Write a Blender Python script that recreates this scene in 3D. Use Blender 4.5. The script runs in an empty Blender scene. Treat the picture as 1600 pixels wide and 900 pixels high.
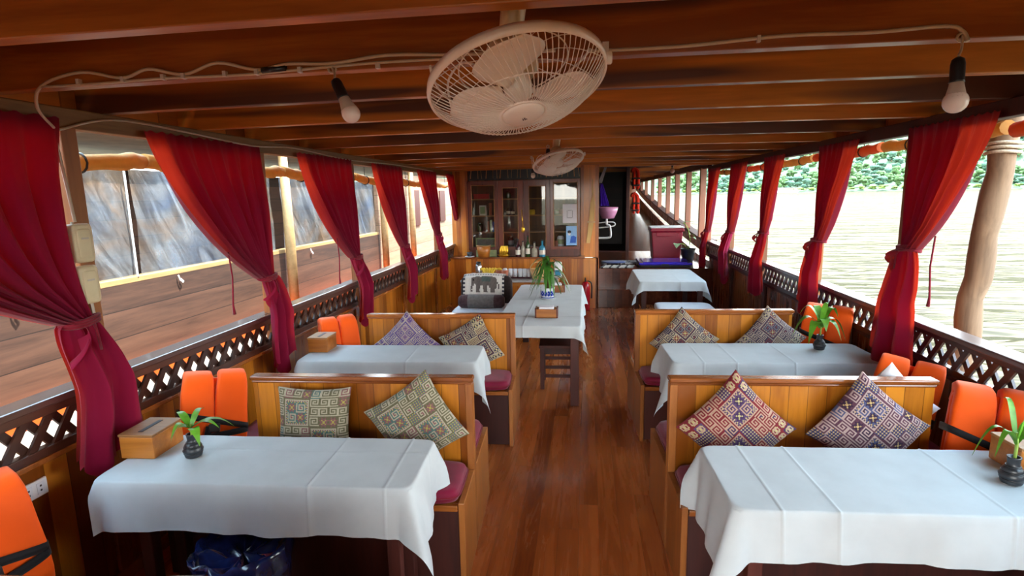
import bpy, math, random
import numpy as np
from mathutils import Vector, Matrix, noise as mn
random.seed(7)
S = bpy.context.scene
COL = S.collection
PI = math.pi

# ------------------------------------------------------------------ camera
F, CX, CY, H = 860.0, 800.0, 450.0, 1.90
def _n(v):
    v = np.array(v, float); return v / np.linalg.norm(v)
_VP, _ROLL = (916, 303), -0.020
_yc = _n([_VP[0]-CX, _VP[1]-CY, F])
_h = _n([_VP[0]+100-CX, _VP[1]+100*_ROLL-CY, F])
_up = _n(np.cross(_h, _yc)); _up = -_up if _up[1] > 0 else _up
_xr = _n(np.cross(_yc, _up)); _xr = -_xr if _xr[0] < 0 else _xr
_R = np.stack([_xr, _yc, _up])
cam = bpy.data.cameras.new('camera'); cam_o = bpy.data.objects.new('camera', cam); COL.objects.link(cam_o)
cam.sensor_width = 36; cam.lens = 36*F/1600; cam.clip_start = 0.05; cam.clip_end = 5000
_M = Matrix(((_R[0,0], -_R[0,1], -_R[0,2], 0), (_R[1,0], -_R[1,1], -_R[1,2], 0), (_R[2,0], -_R[2,1], -_R[2,2], H), (0,0,0,1)))
cam_o.matrix_world = _M
S.camera = cam_o

# ------------------------------------------------------------------ world, sun, exposure
w = bpy.data.worlds.new('sky'); S.world = w; w.use_nodes = True
nt = w.node_tree; nt.nodes.clear()
wo = nt.nodes.new('ShaderNodeOutputWorld'); bg = nt.nodes.new('ShaderNodeBackground')
tc = nt.nodes.new('ShaderNodeTexCoord'); sx = nt.nodes.new('ShaderNodeSeparateXYZ'); rp = nt.nodes.new('ShaderNodeValToRGB')
nt.links.new(tc.outputs['Generated'], sx.inputs[0]); nt.links.new(sx.outputs['Z'], rp.inputs[0])
rp.color_ramp.elements[0].color = (1.0, 0.96, 0.88, 1); rp.color_ramp.elements[0].position = 0.0
rp.color_ramp.elements[1].color = (0.48, 0.76, 1.0, 1); rp.color_ramp.elements[1].position = 0.75
nt.links.new(rp.outputs[0], bg.inputs[0]); nt.links.new(bg.outputs[0], wo.inputs[0])
bg.inputs[1].default_value = 2.0
sun = bpy.data.lights.new('sun', 'SUN'); sun.energy = 3.0; sun.angle = 0.02; sun.color = (1.0, 0.93, 0.8)
sun_o = bpy.data.objects.new('sun', sun); COL.objects.link(sun_o); sun_o.location = (30, 10, 60)
_sd = Vector((-math.cos(math.radians(66))*math.cos(0.45), -math.cos(math.radians(66))*math.sin(0.45), -math.sin(math.radians(66))))
sun_o.rotation_euler = _sd.to_track_quat('-Z', 'Y').to_euler()
S.view_settings.view_transform = 'Standard'; S.view_settings.look = 'None'
S.view_settings.exposure = 2.85; S.view_settings.gamma = 1.0; S.view_settings.use_curve_mapping = False
S.cycles.use_denoising = True
S.cycles.max_bounces = 10; S.cycles.diffuse_bounces = 6; S.cycles.glossy_bounces = 4; S.cycles.transparent_max_bounces = 12
S.cycles.sample_clamp_indirect = 6.0; S.cycles.caustics_reflective = False; S.cycles.caustics_refractive = False

# ------------------------------------------------------------------ materials
class NT:
    def __init__(s, name):
        s.m = bpy.data.materials.new(name); s.m.use_nodes = True
        s.t = s.m.node_tree; s.t.nodes.clear()
        s.out = s.n('ShaderNodeOutputMaterial'); s.p = s.n('ShaderNodeBsdfPrincipled')
        s.l(s.p.outputs[0], s.out.inputs[0])
    def n(s, t, **k):
        x = s.t.nodes.new(t)
        for a, b in k.items(): setattr(x, a, b)
        return x
    def l(s, a, b): s.t.links.new(a, b)
    def val(s, x, sock):
        if isinstance(x, (int, float)): sock.default_value = x
        else: s.l(x, sock)
    def math(s, op, a, b=0.0, c=None):
        x = s.n('ShaderNodeMath', operation=op); s.val(a, x.inputs[0]); s.val(b, x.inputs[1])
        if c is not None: s.val(c, x.inputs[2])
        return x.outputs[0]
    def mix(s, f, a, b, mode='MIX'):
        x = s.n('ShaderNodeMix', data_type='RGBA', blend_type=mode)
        s.val(f, x.inputs[0])
        for v, i in ((a, 6), (b, 7)):
            if isinstance(v, tuple): x.inputs[i].default_value = (*v[:3], 1)
            else: s.l(v, x.inputs[i])
        return x.outputs[2]
    def ramp(s, f, stops):
        x = s.n('ShaderNodeValToRGB'); s.l(f, x.inputs[0]); e = x.color_ramp.elements
        while len(e) < len(stops): e.new(0.5)
        for i, (p, c) in enumerate(stops): e[i].position = p; e[i].color = (*c[:3], 1)
        return x.outputs[0]
    def coords(s):
        c = s.n('ShaderNodeTexCoord'); x = s.n('ShaderNodeSeparateXYZ'); s.l(c.outputs['Object'], x.inputs[0]); return c.outputs['Object'], x.outputs
    def noise(s, vec, scale, detail=3.0, rough=0.55, dist=0.0):
        x = s.n('ShaderNodeTexNoise'); s.l(vec, x.inputs['Vector']); x.inputs['Scale'].default_value = scale
        x.inputs['Detail'].default_value = detail; x.inputs['Roughness'].default_value = rough; x.inputs['Distortion'].default_value = dist
        return x.outputs['Fac']
    def bump(s, h, strength=0.3, dist=0.01):
        b = s.n('ShaderNodeBump'); s.l(h, b.inputs['Height']); b.inputs['Strength'].default_value = strength; b.inputs['Distance'].default_value = dist
        s.l(b.outputs[0], s.p.inputs['Normal'])
    def set(s, **k):
        names = dict(color='Base Color', rough='Roughness', metal='Metallic', coat='Coat Weight', crough='Coat Roughness', sheen='Sheen Weight', spec='Specular IOR Level', trans='Transmission Weight', ior='IOR', alpha='Alpha', sss='Subsurface Weight')
        for a, b in k.items():
            q = s.p.inputs[names[a]]
            if isinstance(b, (int, float)): q.default_value = b
            elif isinstance(b, tuple): q.default_value = (*b[:3], 1)
            else: s.l(b, q)

def c8(r, g, b):
    f = lambda v: ((v/255)/12.92 if v/255 <= 0.04045 else (((v/255)+0.055)/1.055)**2.4)
    return (f(r), f(g), f(b))

def plain(name, color, rough=0.5, metal=0.0, var=0.12, scale=25.0, bump=0.0, coat=0.0, spec=0.5):
    n = NT(name); v, _ = n.coords(); f = n.noise(v, scale, 3)
    dk = tuple(c*(1-var) for c in color); lt = tuple(min(1, c*(1+var)) for c in color)
    n.set(color=n.ramp(f, [(0.3, dk), (0.7, lt)]), rough=rough, metal=metal, coat=coat, spec=spec)
    if bump: n.bump(f, bump, 0.004)
    return n.m

def wood(name, dark, light, across=None, pw=0.12, grain='y', rough=0.35, coat=0.0, var=0.5, seam=0.35, seamw=0.03, streak=None, gs=1.0, joints=0.0):
    n = NT(name); vec, o = n.coords(); ax = dict(x=o['X'], y=o['Y'], z=o['Z'])
    oi = n.n('ShaderNodeObjectInfo')
    if across:
        q = n.math('ADD', n.math('DIVIDE', ax[across], pw), n.math('MULTIPLY', oi.outputs['Random'], 7.0))
        fl = n.math('FLOOR', q); fr = n.math('FRACT', q)
        wn = n.n('ShaderNodeTexWhiteNoise', noise_dimensions='1D'); n.l(fl, wn.inputs['W']); pr = wn.outputs['Value']
        if joints:
            q2 = n.math('ADD', n.math('DIVIDE', ax[grain], joints), n.math('MULTIPLY', pr, 5.0))
            f2 = n.math('FLOOR', q2); fr2 = n.math('FRACT', q2)
            w2 = n.n('ShaderNodeTexWhiteNoise', noise_dimensions='2D'); cv = n.n('ShaderNodeCombineXYZ'); n.l(fl, cv.inputs[0]); n.l(f2, cv.inputs[1]); n.l(cv.outputs[0], w2.inputs['Vector']); pr = w2.outputs['Value']
    else:
        pr = oi.outputs['Random']
    off = n.math('MULTIPLY', pr, 13.0)
    cb = n.n('ShaderNodeCombineXYZ')
    for i, a in enumerate('xyz'):
        sc = 0.9*gs if a == grain else 11.0*gs
        n.l(n.math('ADD', n.math('MULTIPLY', ax[a], sc), off), cb.inputs[i])
    g = n.noise(cb.outputs[0], 1.0, 5, 0.6, 0.6)
    g2 = n.noise(cb.outputs[0], 5.0, 3, 0.6, 0.2)
    f = n.math('ADD', n.math('MULTIPLY', g, 0.75), n.math('MULTIPLY', g2, 0.25))
    f = n.math('ADD', f, n.math('MULTIPLY', n.math('SUBTRACT', pr, 0.5), var))
    mid = tuple((a+b)/2 for a, b in zip(dark, light))
    col = n.ramp(f, [(0.28, dark), (0.5, mid), (0.74, light)])
    if streak:
        cs = n.n('ShaderNodeCombineXYZ')
        for i, a in enumerate('xyz'):
            n.l(n.math('ADD', n.math('MULTIPLY', ax[a], 0.45 if a == grain else 5.0), n.math('MULTIPLY', pr, 31.0)), cs.inputs[i])
        st = n.noise(cs.outputs[0], 1.0, 2, 0.5, 0.4)
        fs = n.ramp(st, [(0.50, (0,0,0)), (0.60, (1,1,1))])
        col = n.mix(fs, col, streak)
    hgt = f
    if across and seam:
        e = n.math('LESS_THAN', fr, seamw)
        if joints: e = n.math('MAXIMUM', e, n.math('LESS_THAN', fr2, seamw*pw/joints))
        col = n.mix(n.math('MULTIPLY', e, 1-seam), col, tuple(c*0.18 for c in dark))
        hgt = n.math('SUBTRACT', f, n.math('MULTIPLY', e, 1.5))
    rr = n.math('ADD', n.math('MULTIPLY', g, 0.18), rough-0.09)
    n.set(color=col, rough=rr, coat=coat, crough=0.12)
    n.bump(hgt, 0.22, 0.004)
    return n.m

def cloth_mat(name, color, trans=0.0, tcol=None, rough=0.9, weave=0.0, var=0.06, scale=6.0):
    n = NT(name); v, _ = n.coords(); f = n.noise(v, scale, 4)
    n.set(color=n.ramp(f, [(0.3, tuple(c*(1-var) for c in color)), (0.7, tuple(min(1, c*(1+var)) for c in color))]), rough=rough, sheen=0.15, spec=0.2)
    if weave: n.bump(n.noise(v, 380.0, 1), weave, 0.001)
    if trans:
        tb = n.n('ShaderNodeBsdfTranslucent'); tb.inputs[0].default_value = (*(tcol or color), 1)
        mx = n.n('ShaderNodeMixShader'); mx.inputs[0].default_value = trans
        n.l(n.p.outputs[0], mx.inputs[1]); n.l(tb.outputs[0], mx.inputs[2]); n.l(mx.outputs[0], n.out.inputs[0])
    return n.m

def attr_mat(name, rough=0.95):
    n = NT(name); a = n.n('ShaderNodeAttribute', attribute_name='weave'); v, _ = n.coords()
    n.set(color=n.mix(1.0, a.outputs['Color'], n.ramp(n.noise(v, 160, 2), [(0.25, (0.72,)*3), (0.75, (1,)*3)]), 'MULTIPLY'), rough=rough, sheen=0.1, spec=0.15)
    n.bump(n.noise(v, 300, 1), 0.25, 0.002)
    return n.m

def glass_mat(name, tint=(1,1,1), gl=0.0, rough=0.02):
    n = NT(name); tr = n.n('ShaderNodeBsdfTransparent'); tr.inputs[0].default_value = (*tint, 1)
    gb = n.n('ShaderNodeBsdfGlossy'); gb.inputs['Roughness'].default_value = rough
    fr = n.n('ShaderNodeFresnel'); fr.inputs[0].default_value = 1.5
    mx = n.n('ShaderNodeMixShader'); n.l(n.math('ADD', fr.outputs[0], gl), mx.inputs[0]); n.l(tr.outputs[0], mx.inputs[1]); n.l(gb.outputs[0], mx.inputs[2]); n.l(mx.outputs[0], n.out.inputs[0])
    return n.m

M = {}
M['floor'] = wood('varnished_floor', c8(122,54,20), c8(194,106,48), 'x', 0.115, 'y', 0.27, 0.4, 0.35, 0.45, 0.022, gs=1.2, joints=2.3)
M['deck'] = wood('aft_deck', c8(64,28,18), c8(104,52,32), 'x', 0.12, 'y', 0.22, 0.4, 0.4, 0.4)
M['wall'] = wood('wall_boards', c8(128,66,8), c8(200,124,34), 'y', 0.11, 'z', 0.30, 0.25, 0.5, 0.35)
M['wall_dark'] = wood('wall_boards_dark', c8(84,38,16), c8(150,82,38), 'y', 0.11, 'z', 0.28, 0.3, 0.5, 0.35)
M['bench'] = wood('bench_boards', c8(136,72,8), c8(206,130,34), 'x', 0.092, 'z', 0.32, 0.2, 0.5, 0.3, 0.035)
M['bench_trim'] = wood('bench_trim', c8(110,54,18), c8(176,104,46), None, 1, 'x', 0.25, 0.4, 0.2)
M['bench_end'] = wood('bench_end', c8(126,68,24), c8(186,118,58), None, 1, 'z', 0.35, 0.15, 0.2)
M['dark_wood'] = wood('dark_wood', c8(48,16,12), c8(86,34,24), None, 1, 'z', 0.55, 0.0, 0.3)
M['beam'] = wood('beam_wood', c8(146,80,28), c8(228,150,62), None, 1, 'x', 0.42, 0.12, 0.5, streak=c8(92,54,38), gs=0.7)
M['ceil'] = wood('ceiling_boards', c8(120,66,20), c8(180,108,40), 'x', 0.14, 'y', 0.45, 0.1, 0.5, 0.4)
M['ceil_side'] = wood('blocking_board', c8(140,80,26), c8(206,130,52), 'y', 0.3, 'y', 0.5, 0, 0.5, 0.6)
M['post'] = wood('post_wood', c8(96,50,20), c8(160,98,48), None, 1, 'z', 0.45, 0.05, 0.4)
M['post_red'] = wood('aft_post_wood', c8(112,58,36), c8(160,96,66), None, 1, 'z', 0.4, 0.1, 0.3)
M['lattice'] = wood('lattice_wood', c8(48,24,16), c8(84,46,30), None, 1, 'y', 0.38, 0.2, 0.3)
M['railtop'] = wood('rail_top_wood', c8(70,44,38), c8(108,74,64), None, 1, 'y', 0.3, 0.45, 0.2)
M['header'] = wood('header_wood', c8(122,84,40), c8(184,140,82), None, 1, 'y', 0.55, 0.0, 0.4)
M['cabinet'] = wood('cabinet_wood', c8(72,22,10), c8(122,50,22), None, 1, 'z', 0.3, 0.3, 0.3)
M['cabinet_in'] = wood('cabinet_back', c8(50,32,20), c8(96,66,40), 'x', 0.08, 'z', 0.6, 0, 0.4, 0.4)
M['box_wood'] = wood('box_wood', c8(128,66,16), c8(196,124,48), None, 1, 'x', 0.4, 0.1, 0.3)
M['box_wood2'] = wood('box_top_wood', c8(120,76,36), c8(184,132,76), None, 1, 'x', 0.45, 0.1, 0.3)
M['paddle'] = wood('paddle_wood', c8(186,146,80), c8(230,194,122), None, 1, 'z', 0.6, 0, 0.3)
M['trunk'] = wood('tree_trunk', c8(92,70,52), c8(168,136,106), None, 1, 'z', 0.85, 0, 0.3, gs=0.8)
M['hull'] = wood('neighbour_hull', c8(52,33,25), c8(102,70,53), 'z', 0.215, 'y', 0.7, 0, 0.35, 0.1, 0.03)
M['cabin'] = wood('neighbour_cabin', c8(120,92,70), c8(168,136,110), 'z', 0.26, 'y', 0.8, 0, 0.3, 0.3, 0.03)
M['cloth'] = cloth_mat('white_tablecloth', (0.57, 0.62, 0.635), 0.10, (0.75, 0.74, 0.68))
M['curtain'] = cloth_mat('red_curtain', c8(126, 12, 54), 0.28, c8(236, 62, 30), var=0.14, scale=3)
M['maroon'] = cloth_mat('maroon_cushion', c8(120, 5, 46), 0, None, 0.6, var=0.15, scale=14)
M['weave'] = attr_mat('woven_pattern')
M['white_cloth'] = cloth_mat('white_cotton', (0.72, 0.74, 0.78))
M['orange'] = cloth_mat('orange_nylon', c8(255, 92, 4), 0, None, 0.6, var=0.05)
M['strap'] = cloth_mat('black_webbing', (0.012, 0.012, 0.014), 0, None, 0.7)
M['black'] = plain('black_plastic', (0.012, 0.012, 0.014), 0.35)
M['vase'] = plain('black_vase', (0.022, 0.025, 0.03), 0.35, var=0.3)
M['cream'] = plain('cream_plastic', c8(228, 214, 176), 0.35, var=0.03)
M['fan'] = plain('fan_plastic', c8(252, 249, 240), 0.35, var=0.03)
M['wire'] = plain('fan_wire', c8(252, 249, 240), 0.35, var=0.02)
M['cable'] = plain('white_cable', c8(214, 204, 184), 0.5, var=0.06)
M['bulb'] = plain('opal_bulb', c8(252, 244, 236), 0.25, var=0.02)
M['bulb_base'] = plain('bulb_base', c8(206, 196, 182), 0.35, var=0.03)
M['white'] = plain('white_plastic', (0.78, 0.79, 0.8), 0.4, var=0.02)
M['outlet_dark'] = plain('outlet_dark', (0.03, 0.03, 0.035), 0.4)
M['leaf'] = plain('green_leaf', c8(92, 150, 40), 0.4, var=0.35, scale=18)
M['leaf_pale'] = plain('pale_leaf', c8(168, 196, 150), 0.45, var=0.3, scale=20)
M['leaf_dark'] = plain('palm_leaf', c8(64, 118, 40), 0.45, var=0.4, scale=14)
M['stem'] = plain('green_stem', c8(150, 180, 80), 0.5, var=0.15)
M['brown_stem'] = plain('brown_stem', c8(90, 70, 40), 0.7, var=0.2)
M['tarp'] = cloth_mat('tan_tarp', c8(206, 158, 92), 0.25, c8(240, 190, 110), 0.8, var=0.2, scale=9)
M['tarp_o'] = cloth_mat('orange_tarp', c8(214, 122, 76), 0.25, c8(240, 130, 80), 0.8, var=0.2, scale=9)
M['rope'] = plain('rope', c8(196, 182, 160), 0.8, var=0.25, scale=90, bump=0.6)
M['orange_paint'] = plain('orange_paint', c8(232, 98, 36), 0.55, var=0.25, scale=5)
M['white_paint'] = plain('white_hull_paint', c8(226, 220, 212), 0.6, var=0.2, scale=4)
M['yellow_wood'] = wood('yellow_frame', c8(124, 98, 60), c8(176, 146, 100), None, 1, 'y', 0.6, 0, 0.3)
M['redbox'] = plain('red_lacquer', c8(176, 24, 24), 0.35)
M['cooler'] = plain('maroon_cooler', c8(132, 12, 40), 0.35, var=0.06)
M['blue_lid'] = plain('blue_lid', c8(58, 46, 170), 0.18, var=0.06, coat=0.5)
M['pink'] = plain('pink_porcelain', c8(226, 156, 200), 0.2, var=0.03)
M['purple'] = cloth_mat('purple_towel', c8(70, 30, 170))
M['grey_cloth'] = cloth_mat('grey_cloth', c8(120, 116, 112), var=0.2, scale=30)
M['plum_cloth'] = cloth_mat('plum_cloth', c8(84, 62, 64), var=0.3, scale=40)
M['dark_cloth'] = cloth_mat('dark_upholstery', c8(48, 36, 34), var=0.3, scale=30)
M['bluemat'] = cloth_mat('blue_mat', c8(86, 100, 150), var=0.3, scale=30)
M['marble'] = plain('grey_marble', c8(176, 172, 170), 0.2, var=0.2, scale=9)
M['gold'] = plain('gold', c8(220, 176, 60), 0.3, 0.9, var=0.15)
M['steel'] = plain('steel', c8(180, 180, 184), 0.25, 0.9, var=0.08)
M['banana'] = plain('banana', c8(236, 200, 60), 0.5, var=0.15, scale=12)
M['tray'] = wood('tray_wood', c8(190, 146, 90), c8(226, 186, 130), None, 1, 'x', 0.5, 0, 0.2)
M['paper'] = plain('paper', c8(226, 226, 232), 0.7, var=0.02)
M['paper_blue'] = plain('blue_poster', c8(140, 190, 236), 0.5, var=0.05)
M['blue_ink'] = plain('blue_ink', c8(30, 90, 190), 0.5, var=0.05)
M['dark_ink'] = plain('dark_ink', c8(26, 26, 40), 0.6, var=0.05)
M['grey_ink'] = plain('grey_ink', c8(130, 130, 136), 0.6, var=0.05)
M['green_tin'] = plain('green_tin', c8(150, 168, 120), 0.5, var=0.15)
M['copper'] = plain('copper_tin', c8(184, 104, 76), 0.4, var=0.15)
M['bottle_green'] = plain('bottle_green_glass', c8(44, 66, 30), 0.12, var=0.1)
M['bottle_dark'] = plain('bottle_dark_glass', c8(60, 26, 34), 0.12, var=0.1)
M['bottle_clear'] = plain('bottle_clear_glass', c8(170, 164, 146), 0.1, var=0.1)
M['bottle_blue'] = plain('bottle_blue_glass', c8(60, 140, 170), 0.12, var=0.1)
M['label'] = plain('bottle_label', c8(226, 218, 204), 0.6, var=0.08)
M['glassware'] = plain('frosted_glass', c8(214, 218, 224), 0.12, var=0.06)
M['pane'] = glass_mat('cabinet_glass', (0.93, 0.95, 0.93), 0.0)
M['bag'] = plain('blue_bag_film', c8(24, 34, 78), 0.22, var=0.7, scale=14, bump=0.8, coat=0.3)
M['bin'] = plain('bin_plastic', c8(36, 34, 38), 0.5)
M['porcelain'] = plain('porcelain', c8(226, 230, 236), 0.15, var=0.02)
M['blue_glaze'] = plain('blue_glaze', c8(34, 54, 150), 0.15, var=0.2)
M['ext_red'] = plain('extinguisher_red', c8(190, 24, 40), 0.25)
M['redvest'] = cloth_mat('red_vest', c8(236, 50, 22), 0, None, 0.6)
M['cord_red'] = cloth_mat('red_cord', c8(120, 22, 40))

def plastic_sheet_mat():
    n = NT('clear_plastic_sheet'); v, o = n.coords()
    cb = n.n('ShaderNodeCombineXYZ')
    n.l(n.math('MULTIPLY', n.math('ADD', o['Y'], n.math('MULTIPLY', o['Z'], 0.5)), 3.0), cb.inputs[1]); n.l(n.math('MULTIPLY', o['Z'], 0.9), cb.inputs[2])
    f = n.noise(cb.outputs[0], 2.0, 5, 0.65, 0.8)
    tr = n.n('ShaderNodeBsdfTransparent'); tr.inputs[0].default_value = (0.8, 0.84, 0.88, 1)
    n.set(color=n.ramp(n.noise(v, 1.3, 4, 0.6, 0.5), [(0.35, (0.15,0.21,0.31)), (0.5, (0.29,0.31,0.33)), (0.66, (0.34,0.23,0.15))]), rough=0.22)
    n.bump(f, 0.6, 0.03)
    mx = n.n('ShaderNodeMixShader'); n.l(n.ramp(f, [(0.36, (0.16,)*3), (0.70, (0.62,)*3)]), mx.inputs[0])
    n.l(tr.outputs[0], mx.inputs[1]); n.l(n.p.outputs[0], mx.inputs[2]); n.l(mx.outputs[0], n.out.inputs[0])
    return n.m
M['sheet'] = plastic_sheet_mat()
def water_mat():
    n = NT('river_water'); v, o = n.coords()
    mp = n.n('ShaderNodeMapping'); n.l(v, mp.inputs[0]); mp.inputs['Rotation'].default_value = (0, 0, 0.75); mp.inputs['Scale'].default_value = (0.45, 1.3, 1.0)
    f = n.noise(mp.outputs[0], 0.6, 3, 0.55, 0.6); f2 = n.noise(mp.outputs[0], 0.03, 3, 0.5); f3 = n.noise(mp.outputs[0], 0.16, 3, 0.6, 0.4)
    b = n.n('ShaderNodeBump'); b.inputs['Strength'].default_value = 1.0; b.inputs['Distance'].default_value = 0.35
    n.l(n.math('ADD', n.math('ADD', f, n.math('MULTIPLY', f3, 2.2)), n.math('MULTIPLY', f2, 2.0)), b.inputs['Height'])
    d = n.n('ShaderNodeBsdfDiffuse'); n.l(n.ramp(f2, [(0.35, c8(50,45,34)), (0.65, c8(61,55,42))]), d.inputs[0]); n.l(b.outputs[0], d.inputs['Normal'])
    g = n.n('ShaderNodeBsdfGlossy'); g.inputs[0].default_value = (0.38, 0.355, 0.295, 1); g.inputs['Roughness'].default_value = 0.14; n.l(b.outputs[0], g.inputs['Normal'])
    fr = n.n('ShaderNodeFresnel'); fr.inputs[0].default_value = 1.33; n.l(b.outputs[0], fr.inputs['Normal'])
    mx = n.n('ShaderNodeMixShader'); n.l(n.math('MULTIPLY', fr.outputs[0], 0.85), mx.inputs[0]); n.l(d.outputs[0], mx.inputs[1]); n.l(g.outputs[0], mx.inputs[2]); n.l(mx.outputs[0], n.out.inputs[0])
    return n.m
M['water'] = water_mat()
M['hill'] = plain('hill_forest', c8(62, 84, 54), 0.95, var=0.35, scale=0.06)
M['tree_a'] = plain('tree_mid_green', c8(68, 94, 52), 0.95, var=0.4, scale=0.35)
M['tree_b'] = plain('tree_haze_green', c8(62, 90, 72), 0.95, var=0.35, scale=0.35)  # bluish tint puts distance haze into the crown colour
M['tree_c'] = plain('bush_bright_green', c8(100, 118, 52), 0.95, var=0.3, scale=0.5)
M['bank'] = plain('bank_sand', c8(170, 168, 120), 0.95, var=0.2, scale=0.2)

# ------------------------------------------------------------------ mesh builder
class MB:
    def __init__(s): s.v = []; s.f = []; s.sm = []; s.mi = []; s.fc = []; s.cur = 0
    def face(s, idx, smooth=False, col=None): s.f.append(tuple(idx)); s.sm.append(smooth); s.mi.append(s.cur); s.fc.append(col)
    def pts(s, p): b = len(s.v); s.v += [tuple(map(float, q)) for q in p]; return b
    def box(s, x0, x1, y0, y1, z0, z1):
        x0, x1 = min(x0,x1), max(x0,x1); y0, y1 = min(y0,y1), max(y0,y1); z0, z1 = min(z0,z1), max(z0,z1)
        b = s.pts([(x0,y0,z0),(x1,y0,z0),(x1,y1,z0),(x0,y1,z0),(x0,y0,z1),(x1,y0,z1),(x1,y1,z1),(x0,y1,z1)])
        for q in ((0,3,2,1),(4,5,6,7),(0,1,5,4),(1,2,6,5),(2,3,7,6),(3,0,4,7)): s.face([b+i for i in q])
        return s
    def bar(s, p, q, w, h=None, up=(0,0,1)):
        h = h or w; p = Vector(p); q = Vector(q); d = (q-p).normalized(); u = Vector(up)
        if abs(d.dot(u)) > 0.98: u = Vector((0,1,0))
        a = d.cross(u).normalized()*(w/2); c = a.cross(d).normalized()*(h/2)
        b = s.pts([p-a-c, p+a-c, p+a+c, p-a+c, q-a-c, q+a-c, q+a+c, q-a+c])
        for t in ((0,3,2,1),(4,5,6,7),(0,1,5,4),(1,2,6,5),(2,3,7,6),(3,0,4,7)): s.face([b+i for i in t])
        return s
    def tube(s, pts, r, n=8, closed=False, caps=True):
        P = [Vector(p) for p in pts]; N = len(P); rs = r if isinstance(r, (list, tuple)) else [r]*N
        rings = []; ref = None
        for i in range(N):
            if closed: d = P[(i+1)%N]-P[i-1]
            else: d = P[min(i+1,N-1)]-P[max(i-1,0)]
            d.normalize()
            if ref is None: ref = Vector((0,0,1)) if abs(d.z) < 0.9 else Vector((1,0,0))
            a = d.cross(ref)
            if a.length < 1e-4: a = d.cross(Vector((0.3,1,0.2)))
            a.normalize(); c = a.cross(d).normalized(); ref = c
            rings.append(s.pts([P[i]+(a*math.cos(t)+c*math.sin(t))*rs[i] for t in [2*PI*k/n for k in range(n)]]))
        for i in range(N if closed else N-1):
            A, B = rings[i], rings[(i+1)%N]
            for k in range(n): s.face((A+k, A+(k+1)%n, B+(k+1)%n, B+k), True)
        if caps and not closed:
            s.face([rings[0]+k for k in range(n)][::-1]); s.face([rings[-1]+k for k in range(n)])
        return s
    def lathe(s, prof, c=(0,0,0), n=24, mat=None, cap=True, smooth=True):
        Q = mat or Matrix.Identity(3); rings = []
        for r, z in prof: rings.append(s.pts([Vector(c)+Q@Vector((r*math.cos(2*PI*k/n), r*math.sin(2*PI*k/n), z)) for k in range(n)]))
        for i in range(len(prof)-1):
            A, B = rings[i], rings[i+1]
            for k in range(n): s.face((A+k, A+(k+1)%n, B+(k+1)%n, B+k), smooth)
        if cap: s.face([rings[0]+k for k in range(n)][::-1]); s.face([rings[-1]+k for k in range(n)])
        return s
    def grid(s, fn, nu, nv, smooth=True, col=None, wrap=False):
        b = s.pts([fn(i, j) for j in range(nv+1) for i in range(nu+(0 if wrap else 1))])
        W = nu+(0 if wrap else 1)
        for j in range(nv):
            for i in range(nu):
                i2 = (i+1) % W
                s.face((b+j*W+i, b+j*W+i2, b+(j+1)*W+i2, b+(j+1)*W+i), smooth, col(i, j) if col else None)
        return s
    def puff(s, c, rx, ry, rz, e1=0.4, e2=0.4, nu=20, nv=12, mat=None):
        sp = lambda a, e: math.copysign(abs(a)**e, a); Q = mat or Matrix.Identity(3); c = Vector(c)
        def fn(i, j):
            t = 2*PI*i/nu; p = -PI/2+PI*j/nv
            return c+Q@Vector((rx*sp(math.cos(p), e1)*sp(math.cos(t), e2), ry*sp(math.cos(p), e1)*sp(math.sin(t), e2), rz*sp(math.sin(p), e1)))
        return s.grid(fn, nu, nv, True, wrap=True)
    def prism(s, poly, fn, d0, d1):
        n = len(poly); b = s.pts([fn(a, c, d0) for a, c in poly]+[fn(a, c, d1) for a, c in poly])
        s.face([b+i for i in range(n)]); s.face([b+n+i for i in range(n)][::-1])
        for i in range(n): s.face((b+i, b+n+i, b+n+(i+1)%n, b+(i+1)%n))
        return s
    def build(s, name, mat, parent=None, world=False, bevel=0.0, sub=0, loc=None, rot=None):
        me = bpy.data.meshes.new(name)
        vs = s.v
        if world and parent is not None:
            inv = parent.matrix_basis.inverted(); vs = [tuple(inv@Vector(p)) for p in vs]
        me.from_pydata(vs, [], s.f)
        for m in (mat if isinstance(mat, (list, tuple)) else [mat]): me.materials.append(m)
        me.polygons.foreach_set('use_smooth', s.sm); me.polygons.foreach_set('material_index', s.mi)
        if any(c is not None for c in s.fc):
            at = me.color_attributes.new('weave', 'FLOAT_COLOR', 'CORNER'); arr = []
            for f, c in zip(s.f, s.fc): arr += list((*(c or (0.5,0.5,0.5)), 1.0))*len(f)
            at.data.foreach_set('color', arr)
        import bmesh
        bm = bmesh.new(); bm.from_mesh(me); bmesh.ops.recalc_face_normals(bm, faces=bm.faces); bm.to_mesh(me); bm.free()
        me.update()
        o = bpy.data.objects.new(name, me); COL.objects.link(o)
        if parent is not None: o.parent = parent
        if loc is not None: o.location = loc
        if rot is not None: o.rotation_euler = rot
        if bevel:
            b = o.modifiers.new('bevel', 'BEVEL'); b.width = bevel; b.segments = 2; b.limit_method = 'ANGLE'; b.angle_limit = math.radians(50)
        if sub:
            b = o.modifiers.new('sub', 'SUBSURF'); b.levels = sub; b.render_levels = sub
        return o

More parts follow.
